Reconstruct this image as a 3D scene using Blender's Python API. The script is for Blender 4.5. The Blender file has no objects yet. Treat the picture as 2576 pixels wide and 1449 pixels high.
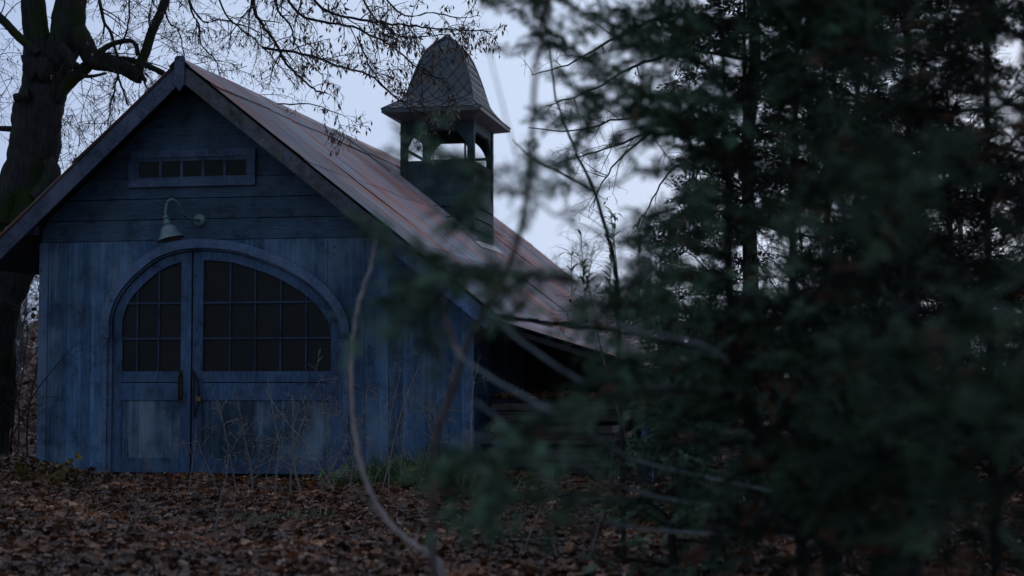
import bpy, math, random
import numpy as np
from math import radians, sin, cos, pi

# ------------------------------------------------------------------ camera, world, light
F = 4020.0; CX, CY = 1288.0, 724.5          # focal length / centre in units of a 2576 px wide frame
YAW, PITCH = radians(11.0), radians(3.2)
FW = np.array([-sin(YAW)*cos(PITCH), cos(YAW)*cos(PITCH), sin(PITCH)])
RT = np.array([cos(YAW), sin(YAW), 0.0]); UP = np.cross(RT, FW)
CAM = np.array([7.232, -17.6, 1.11])
scene = bpy.context.scene
col = scene.collection
cam_data = bpy.data.cameras.new('camera'); cam = bpy.data.objects.new('camera', cam_data); col.objects.link(cam)
cam.location = CAM; cam.rotation_euler = (radians(90)+PITCH, 0, YAW)
cam_data.sensor_width = 36; cam_data.lens = 36*F/2576; cam_data.clip_end = 2000; cam_data.clip_start = 0.1
cam_data.dof.use_dof = True; cam_data.dof.focus_distance = 18.6; cam_data.dof.aperture_fstop = 1.6
scene.camera = cam
scene.view_settings.view_transform = 'Standard'; scene.view_settings.look = 'None'
scene.view_settings.exposure = 0.08; scene.view_settings.gamma = 1.0
scene.cycles.max_bounces = 6; scene.cycles.diffuse_bounces = 3; scene.cycles.transparent_max_bounces = 6
scene.cycles.use_denoising = True

world = bpy.data.worlds.new('World'); scene.world = world; world.use_nodes = True
nt = world.node_tree; nt.nodes.clear()
def wn(t, **k):
    n = nt.nodes.new(t)
    for a, b in k.items(): setattr(n, a, b)
    return n
wo = wn('ShaderNodeOutputWorld'); bg = wn('ShaderNodeBackground')
sky = wn('ShaderNodeTexSky', sky_type='NISHITA', sun_disc=False)
sky.sun_elevation = radians(7); sky.sun_rotation = radians(20); sky.dust_density = 3; sky.air_density = 1.2
tc = wn('ShaderNodeTexCoord'); sep = wn('ShaderNodeSeparateXYZ')
nt.links.new(tc.outputs['Generated'], sep.inputs[0])
# overcast dusk: cloud deck brighter towards the west (+y), dim overhead and behind
dot = wn('ShaderNodeVectorMath', operation='DOT_PRODUCT'); dot.inputs[1].default_value = (0.22, 0.93, 0.10)
nt.links.new(tc.outputs['Generated'], dot.inputs[0])
rmp = wn('ShaderNodeValToRGB')
rmp.color_ramp.elements[0].position = 0.0; rmp.color_ramp.elements[0].color = (0.24, 0.32, 0.46, 1)
rmp.color_ramp.elements[1].position = 1.0; rmp.color_ramp.elements[1].color = (0.76, 0.89, 1.08, 1)
e = rmp.color_ramp.elements.new(0.5); e.color = (0.24, 0.30, 0.42, 1)
e = rmp.color_ramp.elements.new(0.86); e.color = (0.46, 0.57, 0.82, 1)
mr = wn('ShaderNodeMapRange'); mr.inputs['From Min'].default_value = -1; mr.inputs['From Max'].default_value = 1
nt.links.new(dot.outputs['Value'], mr.inputs['Value']); 
nz = wn('ShaderNodeTexNoise'); nz.inputs['Scale'].default_value = 2.2; nz.inputs['Detail'].default_value = 4
nt.links.new(tc.outputs['Generated'], nz.inputs['Vector'])
ma = wn('ShaderNodeMath', operation='MULTIPLY_ADD'); ma.inputs[1].default_value = 0.14; ma.inputs[2].default_value = -0.07
nt.links.new(nz.outputs[0], ma.inputs[0])
ad = wn('ShaderNodeMath', operation='ADD'); nt.links.new(mr.outputs[0], ad.inputs[0]); nt.links.new(ma.outputs[0], ad.inputs[1])
nt.links.new(ad.outputs[0], rmp.inputs[0])
sc_ = wn('ShaderNodeMixRGB', blend_type='MULTIPLY'); sc_.inputs[0].default_value = 1; sc_.inputs[2].default_value = (0.05, 0.05, 0.07, 1)
nt.links.new(sky.outputs[0], sc_.inputs[1])
mx = wn('ShaderNodeMixRGB'); mx.inputs[0].default_value = 0.9
nt.links.new(sc_.outputs[0], mx.inputs[1]); nt.links.new(rmp.outputs[0], mx.inputs[2])
nt.links.new(mx.outputs[0], bg.inputs[0]); bg.inputs[1].default_value = 1.0
nt.links.new(bg.outputs[0], wo.inputs[0])
sl = bpy.data.lights.new('sun', 'SUN'); so = bpy.data.objects.new('sun', sl); col.objects.link(so)
sl.energy = 0.05; sl.angle = radians(40); sl.color = (0.85, 0.9, 1.0)
so.rotation_euler = (radians(-62), 0, radians(-20))

def ray(u, v): return FW + RT*((u-CX)/F) - UP*((v-CY)/F)
def P(u, v, y=0.0):
    d = ray(u, v); return CAM + d*((y-CAM[1])/d[1])
def W(u, v, d): return CAM + ray(u, v)*d
def X(u, y=0.0): return float(P(u, 950, y)[0])
def Z(v, y=0.0): return float(P(560, v, y)[2])

# ------------------------------------------------------------------ mesh builder
class MB:
    def __init__(s): s.V = []; s.Q = []; s.T = []; s.qa = []; s.ta = []; s.n = 0; s.poly = []
    def quads(s, v, q, a=0.5):
        v = np.asarray(v, float); q = np.asarray(q, int)
        s.V.append(v); s.Q.append(q+s.n); s.qa.append(np.broadcast_to(np.asarray(a, float), (len(q),))); s.n += len(v)
    def tris(s, v, t, a=0.5):
        v = np.asarray(v, float); t = np.asarray(t, int)
        s.V.append(v); s.T.append(t+s.n); s.ta.append(np.broadcast_to(np.asarray(a, float), (len(t),))); s.n += len(v)
    def box(s, x0, x1, y0, y1, z0, z1, a=0.5, M=None, o=None):
        v = np.array([(x, y, z) for x in (x0, x1) for y in (y0, y1) for z in (z0, z1)], float)
        if M is not None: v = v @ np.asarray(M).T
        if o is not None: v = v + np.asarray(o)
        s.quads(v, [(0,1,3,2),(4,6,7,5),(0,4,5,1),(2,3,7,6),(0,2,6,4),(1,5,7,3)], a)
    def bar(s, p0, p1, w, h, a=0.5, side=(0,0,1)):
        p0 = np.asarray(p0, float); p1 = np.asarray(p1, float); d = p1-p0; L = np.linalg.norm(d); d = d/L
        n = np.cross(np.asarray(side, float), d); n /= np.linalg.norm(n); b = np.cross(d, n)
        s.box(0, L, -w/2, w/2, -h/2, h/2, a, np.stack([d, n, b], 1), p0)
    def prism(s, pts, y0, y1, a=0.5):
        """polygon in XZ (star shaped round its first edge order) extruded along y"""
        pts = [(float(p[0]), float(p[1])) for p in pts]; k = len(pts)
        v = [(x, y0, z) for x, z in pts]+[(x, y1, z) for x, z in pts]
        s.V.append(np.array(v)); b = s.n; s.n += 2*k
        s.poly.append(([b+i for i in range(k)], a)); s.poly.append(([b+k+i for i in range(k)][::-1], a))
        s.Q.append(np.array([(b+i, b+k+i, b+k+(i+1) % k, b+(i+1) % k) for i in range(k)])); s.qa.append(np.full(k, a))
    def strip(s, A, B, y0, y1, a=0.5):
        """band between the curves A and B (lists of xz), extruded"""
        k = len(A)
        v = np.array([(p[0], y, p[1]) for y in (y0, y1) for c in (A, B) for p in c])
        q = []
        for i in range(k-1):
            q += [(i, i+1, k+i+1, k+i), (2*k+i, 3*k+i, 3*k+i+1, 2*k+i+1), (i, 2*k+i, 2*k+i+1, i+1), (k+i, k+i+1, 3*k+i+1, 3*k+i)]
        q += [(0, k, 3*k, 2*k), (k-1, 3*k-1, 4*k-1, 2*k-1)]
        s.quads(v, q, a)
    def tube(s, pts, rad, n=5, a=0.5, cap=False):
        p = np.asarray(pts, float); m = len(p); r = np.broadcast_to(np.asarray(rad, float), (m,))
        t = np.empty_like(p); t[1:-1] = p[2:]-p[:-2]; t[0] = p[1]-p[0]; t[-1] = p[-1]-p[-2]
        t /= np.linalg.norm(t, axis=1)[:, None]+1e-9
        ref = np.array([0.31, 0.17, 0.93]) if abs(t[0, 2]) < 0.8 else np.array([0.95, 0.2, 0.1])
        x = np.cross(t, ref); x /= np.linalg.norm(x, axis=1)[:, None]+1e-9; y = np.cross(t, x)
        an = np.arange(n)*2*pi/n
        v = p[:, None]+r[:, None, None]*(np.cos(an)[None, :, None]*x[:, None]+np.sin(an)[None, :, None]*y[:, None])
        i = np.arange(m-1)[:, None]*n; j = np.arange(n)[None]; jn = (j+1) % n
        q = np.stack([i+j, i+jn, i+n+jn, i+n+j], -1).reshape(-1, 4)
        b = s.n; s.quads(v.reshape(-1, 3), q, a)
        if cap:
            s.poly.append(([b+k for k in range(n)][::-1], a)); s.poly.append(([b+(m-1)*n+k for k in range(n)], a))
        return v
    def lathe(s, prof, M=None, o=None, n=20, a=0.5):
        an = np.arange(n)*2*pi/n
        v = np.array([(r*cos(t), r*sin(t), z) for r, z in prof for t in an])
        if M is not None: v = v @ np.asarray(M).T
        if o is not None: v = v+np.asarray(o)
        q = [(i*n+j, i*n+(j+1) % n, (i+1)*n+(j+1) % n, (i+1)*n+j) for i in range(len(prof)-1) for j in range(n)]
        s.quads(v, q, a)
    def scatter(s, T, faces, pos, M, a):
        """copies of a small template: pos (m,3), M (m,3,3) incl. scale, a (m,)"""
        m = len(pos); n = len(T)
        v = (np.einsum('mij,nj->mni', M, T)+pos[:, None]).reshape(-1, 3)
        f = (np.asarray(faces)[None]+(np.arange(m)*n)[:, None, None]).reshape(-1, len(faces[0]))
        aa = np.repeat(a, len(faces))
        (s.quads if len(faces[0]) == 4 else s.tris)(v, f, aa)
    def build(s, name, mat, parent=None, smooth=False):
        me = bpy.data.meshes.new(name)
        V = np.concatenate(s.V) if s.V else np.zeros((0, 3))
        off = None
        if parent is not None: V = V-np.array(parent.get('_o', (0, 0, 0)))
        Q = np.concatenate(s.Q) if s.Q else np.zeros((0, 4), int)
        T = np.concatenate(s.T) if s.T else np.zeros((0, 3), int)
        loops = np.concatenate([Q.ravel(), T.ravel()]+[np.array(p[0]) for p in s.poly]).astype(np.int32)
        tot = np.concatenate([np.full(len(Q), 4), np.full(len(T), 3), np.array([len(p[0]) for p in s.poly], int)]).astype(np.int32)
        st = np.concatenate([[0], np.cumsum(tot)[:-1]]).astype(np.int32)
        me.vertices.add(len(V)); me.vertices.foreach_set('co', V.astype(np.float32).ravel())
        me.loops.add(len(loops)); me.loops.foreach_set('vertex_index', loops)
        me.polygons.add(len(tot)); me.polygons.foreach_set('loop_start', st); me.polygons.foreach_set('loop_total', tot)
        at = np.concatenate(s.qa+s.ta+[np.array([p[1] for p in s.poly], float)]) if (s.qa or s.ta or s.poly) else np.zeros(0)
        me.update(calc_edges=True)
        A = me.attributes.new('tone', 'FLOAT', 'FACE'); A.data.foreach_set('value', at.astype(np.float32))
        me.polygons.foreach_set('use_smooth', np.full(len(tot), bool(smooth)))
        me.materials.append(mat); me.validate()
        ob = bpy.data.objects.new(name, me); col.objects.link(ob)
        if parent is not None:
            ob.parent = parent; ob['_o'] = parent.get('_o', (0, 0, 0))
        return ob

def thing(name, label, cat, loc=(0, 0, 0), group=None):
    o = bpy.data.objects.new(name, None); col.objects.link(o); o.location = [float(c) for c in loc]
    o.empty_display_size = 0.2
    o['_o'] = [float(c) for c in loc]; o['label'] = label; o['category'] = cat
    if group: o['group'] = group
    return o
def tag(o, label, cat=None, group=None, kind=None):
    o['label'] = label
    if cat: o['category'] = cat
    if group: o['group'] = group
    if kind: o['kind'] = kind
    return o

def catmull(pts, k=6):
    p = np.asarray(pts, float); p = np.vstack([2*p[0]-p[1], p, 2*p[-1]-p[-2]]); out = []
    for i in range(1, len(p)-2):
        for t in np.linspace(0, 1, k, endpoint=False):
            a, b, c, d = p[i-1], p[i], p[i+1], p[i+2]
            out.append(0.5*((2*b)+(c-a)*t+(2*a-5*b+4*c-d)*t*t+(3*b-a-3*c+d)*t**3))
    out.append(p[-2]); return np.array(out)

# ------------------------------------------------------------------ materials
def new_mat(name):
    m = bpy.data.materials.new(name); m.use_nodes = True; t = m.node_tree
    return m, t, t.nodes['Principled BSDF']
def N(t, ty, **k):
    n = t.nodes.new(ty)
    for a, b in k.items(): setattr(n, a, b)
    return n
def noise(t, scale, detail=4, stretch=None, rough=0.55):
    tcn = N(t, 'ShaderNodeTexCoord'); n = N(t, 'ShaderNodeTexNoise'); n.inputs['Scale'].default_value = scale
    n.inputs['Detail'].default_value = detail; n.inputs['Roughness'].default_value = rough
    if stretch:
        mp = N(t, 'ShaderNodeMapping'); mp.inputs['Scale'].default_value = stretch
        t.links.new(tcn.outputs['Object'], mp.inputs[0]); t.links.new(mp.outputs[0], n.inputs['Vector'])
    else: t.links.new(tcn.outputs['Object'], n.inputs['Vector'])
    return n.outputs[0]
def ramp(t, src, stops):
    r = N(t, 'ShaderNodeValToRGB'); e = r.color_ramp.elements
    while len(e) < len(stops): e.new(0.5)
    for i, (p, c) in enumerate(stops):
        e[i].position = p; e[i].color = (*c, 1) if len(c) == 3 else c
    t.links.new(src, r.inputs[0]); return r.outputs[0]
def mix(t, f, a, b, mode='MIX'):
    m = N(t, 'ShaderNodeMixRGB', blend_type=mode)
    for s, v in ((m.inputs[0], f), (m.inputs[1], a), (m.inputs[2], b)):
        if hasattr(v, 'links'): t.links.new(v, s)
        elif isinstance(v, (int, float)): s.default_value = v
        else: s.default_value = (*v, 1)
    return m.outputs[0]
def tone(t):
    a = N(t, 'ShaderNodeAttribute'); a.attribute_name = 'tone'; return a.outputs['Fac']
def bump(t, b, h, strength=0.3, dist=0.01):
    n = N(t, 'ShaderNodeBump'); n.inputs['Strength'].default_value = strength; n.inputs['Distance'].default_value = dist
    t.links.new(h, n.inputs['Height']); t.links.new(n.outputs[0], b.inputs['Normal'])
G = lambda v: (v, v, v)

def painted_wood(name, paint, worn, stretch, worn_lo=0.52, worn_hi=0.75, dark=0.45, rough=0.7):
    m, t, b = new_mat(name)
    w = noise(t, 3.0, 6, stretch, 0.65)
    c = mix(t, ramp(t, w, [(worn_lo, G(0)), (worn_hi, G(1))]), paint, worn)
    big = noise(t, 1.3, 3, (1, 1, 0.7))
    c = mix(t, ramp(t, big, [(0.35, G(0.75)), (0.6, G(0))]), c, tuple(x*dark for x in paint))
    tn = ramp(t, tone(t), [(0, G(0.62)), (1, G(1.35))])
    c = mix(t, 1.0, c, tn, 'MULTIPLY')
    g = noise(t, 14, 5, tuple(s*1.0 for s in stretch), 0.7)
    c = mix(t, 1.0, c, ramp(t, g, [(0.3, G(0.55)), (0.5, G(0.95)), (0.72, G(1.4))]), 'MULTIPLY')
    bl = noise(t, 4.5, 6, None, 0.7)
    c = mix(t, 1.0, c, ramp(t, bl, [(0.34, G(0.45)), (0.46, G(0.95)), (0.7, G(1.25))]), 'MULTIPLY')
    gy = noise(t, 2.1, 4, (1, 1, 0.5), 0.6)
    c = mix(t, ramp(t, gy, [(0.5, G(0)), (0.68, G(0.65))]), c, worn)
    vo = N(t, 'ShaderNodeTexVoronoi'); vo.inputs['Scale'].default_value = 3.2; tv = N(t, 'ShaderNodeTexCoord'); t.links.new(tv.outputs['Object'], vo.inputs['Vector'])
    c = mix(t, ramp(t, vo.outputs['Distance'], [(0.035, G(0.8)), (0.07, G(0))]), c, tuple(x*0.2 for x in paint))
    t.links.new(c, b.inputs['Base Color']); b.inputs['Roughness'].default_value = rough
    b.inputs['Specular IOR Level'].default_value = 0.3
    bump(t, b, g, 0.5, 0.006); return m
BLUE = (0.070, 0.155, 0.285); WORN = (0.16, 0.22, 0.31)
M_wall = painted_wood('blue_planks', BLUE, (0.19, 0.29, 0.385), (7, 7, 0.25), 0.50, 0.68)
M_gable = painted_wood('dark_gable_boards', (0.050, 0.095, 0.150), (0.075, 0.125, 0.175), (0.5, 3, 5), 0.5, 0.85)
M_trim = painted_wood('blue_trim', (0.105, 0.170, 0.285), (0.16, 0.23, 0.34), (2, 2, 2), 0.6, 0.8)
M_door = painted_wood('blue_door', (0.062, 0.120, 0.230), (0.11, 0.19, 0.29), (4, 4, 0.6), 0.5, 0.8)
M_panel = painted_wood('weathered_door_panel', (0.045, 0.095, 0.150), (0.25, 0.34, 0.43), (7, 7, 0.25), 0.52, 0.74)
M_barge = painted_wood('bargeboard_paint', (0.06, 0.085, 0.135), (0.13, 0.15, 0.21), (1, 1, 1), 0.5, 0.8)
M_bargeR = painted_wood('bare_bargeboard', (0.13, 0.125, 0.13), (0.10, 0.13, 0.20), (1.2, 1, 1.2), 0.5, 0.7)
M_bar = painted_wood('dark_glazing_bar', (0.040, 0.070, 0.125), (0.06, 0.10, 0.15), (2, 2, 2), 0.5, 0.8)
M_cup = painted_wood('cupola_boards', (0.036, 0.072, 0.080), (0.08, 0.125, 0.13), (1, 1, 5), 0.5, 0.8)
M_dark = painted_wood('old_dark_wood', (0.045, 0.05, 0.055), (0.08, 0.085, 0.09), (2, 2, 2), 0.5, 0.8)
M_log = painted_wood('grey_board_end', (0.10, 0.085, 0.075), (0.17, 0.15, 0.13), (1, 4, 4), 0.45, 0.75)

def simple(name, c, rough=0.6, metal=0, var=None, scale=8, spec=0.4):
    m, t, b = new_mat(name)
    n = noise(t, scale, 5)
    cc = mix(t, ramp(t, n, [(0.35, G(0)), (0.7, G(1))]), c, var or tuple(x*0.6 for x in c))
    t.links.new(cc, b.inputs['Base Color']); b.inputs['Roughness'].default_value = rough; b.inputs['Metallic'].default_value = metal
    b.inputs['Specular IOR Level'].default_value = spec
    bump(t, b, n, 0.25, 0.004); return m
M_glass = simple('dusty_dark_pane', (0.022, 0.024, 0.024), 0.4, 0, (0.014, 0.016, 0.016), 2.5, 0.15)
M_wglass = simple('dark_window_pane', (0.004, 0.005, 0.006), 0.06, 0, (0.006, 0.008, 0.009), 3, 0.14)
M_iron = simple('rusty_iron', (0.03, 0.026, 0.024), 0.55, 0.6, (0.07, 0.035, 0.02), 30)
M_brass = simple('old_brass', (0.22, 0.17, 0.07), 0.45, 0.8, (0.08, 0.06, 0.03), 40)
M_enamel = simple('green_grey_enamel', (0.10, 0.19, 0.20), 0.42, 0.1, (0.16, 0.24, 0.24), 12)
M_shade = simple('pale_enamel_shade', (0.20, 0.28, 0.29), 0.35, 0.1, (0.12, 0.18, 0.19), 14)
M_slate = simple('slate_tile', (0.052, 0.082, 0.098), 0.5, 0, (0.135, 0.115, 0.105), 5)
M_copper = simple('rusty_flashing', (0.42, 0.30, 0.27), 0.45, 0.1, (0.55, 0.55, 0.58), 6)

def roof_mat(name='rusty_sheet_roof'):
    m, t, b = new_mat(name)
    s = noise(t, 1.3, 5, (0.35, 2.6, 0.35), 0.6)
    c = mix(t, ramp(t, s, [(0.46, G(0)), (0.66, G(1))]), (0.30, 0.325, 0.36), (0.50, 0.22, 0.18))
    n2 = noise(t, 6, 6, (0.25, 5, 0.25), 0.7)
    c = mix(t, ramp(t, n2, [(0.33, G(0.85)), (0.47, G(0))]), c, (0.15, 0.13, 0.13))
    n3 = noise(t, 1.1, 3)
    c = mix(t, ramp(t, n3, [(0.5, G(0)), (0.7, G(0.5))]), c, (0.24, 0.25, 0.26))
    n5 = noise(t, 0.75, 3, (0.7, 1.3, 0.7)); c = mix(t, ramp(t, n5, [(0.47, G(0)), (0.58, G(0.8))]), c, (0.46, 0.20, 0.155))
    n4 = noise(t, 5, 6, (0.18, 4.0, 0.18), 0.65)
    c = mix(t, ramp(t, n4, [(0.52, G(0)), (0.68, G(0.7))]), c, (0.55, 0.57, 0.60))
    c = mix(t, 1.0, c, ramp(t, tone(t), [(0, G(0.72)), (1, G(1.2))]), 'MULTIPLY')
    t.links.new(c, b.inputs['Base Color']); b.inputs['Roughness'].default_value = 0.6; b.inputs['Metallic'].default_value = 0.0
    bump(t, b, n2, 0.2, 0.004); return m
M_roof = roof_mat()

def bark_mat(name, c1, c2, moss=None, stretch=(5, 5, 0.8), moss_lo=0.5):
    m, t, b = new_mat(name)
    n = noise(t, 5, 7, stretch, 0.7)
    c = mix(t, ramp(t, n, [(0.35, G(0)), (0.65, G(1))]), c1, c2)
    if moss:
        k = noise(t, 1.7, 5); c = mix(t, ramp(t, k, [(moss_lo, G(0)), (moss_lo+0.12, G(0.9))]), c, moss)
    c = mix(t, 1.0, c, ramp(t, tone(t), [(0, G(0.6)), (1, G(1.4))]), 'MULTIPLY')
    t.links.new(c, b.inputs['Base Color']); b.inputs['Roughness'].default_value = 0.9; b.inputs['Specular IOR Level'].default_value = 0.15
    bump(t, b, n, 1.0, 0.03); return m
M_bark = bark_mat('mossy_bark', (0.016, 0.018, 0.018), (0.050, 0.050, 0.050), (0.030, 0.048, 0.010))
M_twig = bark_mat('dark_twig_bark', (0.028, 0.024, 0.024), (0.05, 0.044, 0.044), None, (3, 3, 3))
M_farbark = bark_mat('grey_far_bark', (0.07, 0.062, 0.06), (0.13, 0.115, 0.11), None, (4, 4, 1))
M_stem = bark_mat('pale_sapling_bark', (0.36, 0.30, 0.28), (0.66, 0.56, 0.52), None, (8, 8, 2))
M_stemdark = bark_mat('brown_sapling_bark', (0.11, 0.088, 0.08), (0.22, 0.18, 0.165), None, (8, 8, 2))
M_greytwig = bark_mat('lichen_twig', (0.22, 0.26, 0.27), (0.40, 0.46, 0.48), None, (8, 8, 8))
M_weed = bark_mat('weed_stem', (0.14, 0.125, 0.11), (0.36, 0.33, 0.30), None, (8, 8, 8))

def leafy(name, stops, rough=0.65, spec=0.25):
    m, t, b = new_mat(name)
    c = ramp(t, tone(t), stops)
    n = noise(t, 25, 3); c = mix(t, 1.0, c, ramp(t, n, [(0.3, G(0.75)), (0.7, G(1.2))]), 'MULTIPLY')
    t.links.new(c, b.inputs['Base Color']); b.inputs['Roughness'].default_value = rough; b.inputs['Specular IOR Level'].default_value = spec
    return m
def leafy_patch(name, stops, rough, spec):
    m = leafy(name, stops, rough, spec); t = m.node_tree; b = t.nodes['Principled BSDF']; src = b.inputs['Base Color'].links[0].from_socket
    n = noise(t, 0.9, 4, (1, 1, 0.1)); c = mix(t, 1.0, src, ramp(t, n, [(0.35, (0.55, 0.56, 0.62)), (0.52, (1.0, 0.95, 0.9)), (0.68, (1.7, 1.45, 1.25))]), 'MULTIPLY')
    t.links.new(c, b.inputs['Base Color']); return m
M_litter = leafy_patch('fallen_leaf', [(0, (0.020, 0.013, 0.012)), (0.25, (0.075, 0.040, 0.024)), (0.45, (0.21, 0.085, 0.034)), (0.62, (0.14, 0.088, 0.066)), (0.78, (0.30, 0.135, 0.060)), (0.92, (0.42, 0.27, 0.18)), (1, (0.48, 0.40, 0.34))], 0.45, 0.4)
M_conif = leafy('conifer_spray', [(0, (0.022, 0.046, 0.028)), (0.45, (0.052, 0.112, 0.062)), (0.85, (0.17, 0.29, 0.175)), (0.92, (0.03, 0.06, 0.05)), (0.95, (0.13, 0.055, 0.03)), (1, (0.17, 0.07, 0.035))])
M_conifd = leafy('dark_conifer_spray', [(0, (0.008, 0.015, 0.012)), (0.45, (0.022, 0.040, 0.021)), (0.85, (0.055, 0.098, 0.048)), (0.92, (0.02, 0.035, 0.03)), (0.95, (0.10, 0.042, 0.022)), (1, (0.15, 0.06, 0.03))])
M_conifm = leafy('shaded_conifer_spray', [(0, (0.014, 0.026, 0.018)), (0.45, (0.036, 0.064, 0.040)), (0.85, (0.075, 0.135, 0.068)), (0.92, (0.02, 0.035, 0.03)), (0.95, (0.10, 0.042, 0.022)), (1, (0.15, 0.06, 0.03))])  # darker copy of conifer_spray: shade of the right-hand boughs put into the greens
M_bract = leafy('dry_bract', [(0, (0.06, 0.045, 0.04)), (0.5, (0.22, 0.15, 0.12)), (1, (0.38, 0.27, 0.21))])
M_grass = leafy('grass_blade', [(0, (0.06, 0.10, 0.05)), (0.6, (0.11, 0.18, 0.08)), (1, (0.26, 0.25, 0.14))])
M_reed = leafy('reed_leaf', [(0, (0.12, 0.18, 0.10)), (0.6, (0.24, 0.32, 0.17)), (1, (0.42, 0.44, 0.28))])
M_yellow = leafy('yellowing_leaf', [(0, (0.10, 0.10, 0.03)), (0.5, (0.22, 0.19, 0.05)), (1, (0.22, 0.10, 0.04))])
M_scrub = leafy('russet_scrub', [(0, (0.10, 0.06, 0.05)), (0.5, (0.22, 0.13, 0.10)), (1, (0.33, 0.24, 0.19))])

def ground_mat():
    m, t, b = new_mat('leafy_soil')
    v = N(t, 'ShaderNodeTexVoronoi'); v.inputs['Scale'].default_value = 16
    tcn = N(t, 'ShaderNodeTexCoord'); t.links.new(tcn.outputs['Object'], v.inputs['Vector'])
    sp = N(t, 'ShaderNodeSeparateColor'); t.links.new(v.outputs['Color'], sp.inputs[0])
    c = ramp(t, sp.outputs[0], [(0, (0.05, 0.032, 0.026)), (0.5, (0.12, 0.07, 0.05)), (0.85, (0.17, 0.11, 0.085)), (1, (0.24, 0.18, 0.15))])
    n = noise(t, 0.8, 5); c = mix(t, ramp(t, n, [(0.4, G(0)), (0.7, G(0.6))]), c, (0.06, 0.05, 0.04))
    t.links.new(c, b.inputs['Base Color']); b.inputs['Roughness'].default_value = 0.9
    bump(t, b, v.outputs['Distance'], 0.6, 0.02); return m
M_ground = ground_mat()

# ------------------------------------------------------------------ ground
def gh(x, y):
    x = np.asarray(x, float); y = np.asarray(y, float)
    h = -0.06+0.17*np.exp(-((x+2.6)/1.1)**2-((y+0.2)/1.6)**2)+0.16*np.exp(-((x-3.1)/0.9)**2-((y+0.1)/1.0)**2)
    h = h+0.025*np.sin(x*1.7+y*0.6)*np.sin(y*1.1-x*0.4)+0.02*np.sin(x*3.1+1)*np.cos(y*2.7)
    far = np.clip((np.hypot(x-2, y)-16)/40, 0, 1)
    return h+far*(0.9+0.8*np.sin(x*0.05)*np.cos(y*0.04))+0.35*np.clip((x-7)/6, 0, 1)*np.clip((y+14)/8, 0, 1)
def axis(a, b, c, d, step):
    f = np.arange(b, c+step/2, step)
    l = b-np.geomspace(step, b-a, 22)[::-1]; r = c+np.geomspace(step, d-c, 22)
    return np.concatenate([l, f, r])
gx = axis(-500, -6, 16, 500, 0.22); gy = axis(-300, -20, 16, 700, 0.22)
XX, YY = np.meshgrid(gx, gy, indexing='ij'); HH = gh(XX, YY)
g = MB(); nx, ny = XX.shape
i = np.arange(nx-1)[:, None]*ny; j = np.arange(ny-1)[None]
g.quads(np.stack([XX, YY, HH], -1).reshape(-1, 3), np.stack([i+j, i+ny+j, i+ny+j+1, i+j+1], -1).reshape(-1, 4))
go = g.build('ground', M_ground, smooth=True); tag(go, 'leaf strewn woodland floor in front of the blue shed', kind='structure')

# ------------------------------------------------------------------ shed
YO = -0.45                                    # front overhang of the roof
AP = P(455, 152, YO); RR = P(1252, 795, YO)
XR, ZR = float(AP[0]), float(AP[2])           # ridge
SR = (AP[2]-RR[2])/(RR[0]-AP[0]); SLf = 0.905 # roof slopes right, left
XE = float(RR[0]); XL = -2.55
YB = 13.6                                     # back of the roof
WX0, WX1 = X(99), X(1190)                     # front wall corners
BELT = 2.715
def rise(y): return 0.014*max(0.0, y)
def zr(x, y=0): return ZR+rise(y)-(SR*(x-XR) if x > XR else SLf*(XR-x))
shed = thing('garden_shed', 'weathered blue wooden shed with arched double doors, rusty sheet roof and small bell tower', 'shed', (0.7, 0, 0))
rng = random.Random(4); nr = np.random.default_rng(7)

# arch curve through the photographed outline of the trim, on the wall plane
az = [(120,600),(123,500),(150,400),(205,305),(290,215),(400,130),(520,84),(650,68),(780,74),(900,95),(1100,165),(1270,262),(1385,370),(1452,480),(1475,585)]
arch = []
for a_, b_ in az:
    p = P((300+a_/1.449)*0.67083, (850+b_/1.449)*0.67083); arch.append((p[0], p[2]))
arch[0] = (arch[0][0], 1.57); arch[-1] = (arch[-1][0], 1.57)
arch = catmull(arch, 5)
def inset(c, d):
    t = np.gradient(c, axis=0); t /= np.linalg.norm(t, axis=1)[:, None]
    n = np.stack([t[:, 1], -t[:, 0]], 1)      # to the right of the left-to-right curve: inward
    o = c+n*d; return o
def curve_z(c, x):
    return float(np.interp(x, c[:, 0], c[:, 1]))
A0 = arch; A1 = inset(arch, 0.085); A2 = inset(arch, 0.14); A3 = inset(arch, 0.245)
AX0, AX1 = float(A0[0, 0]), float(A0[-1, 0])

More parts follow.
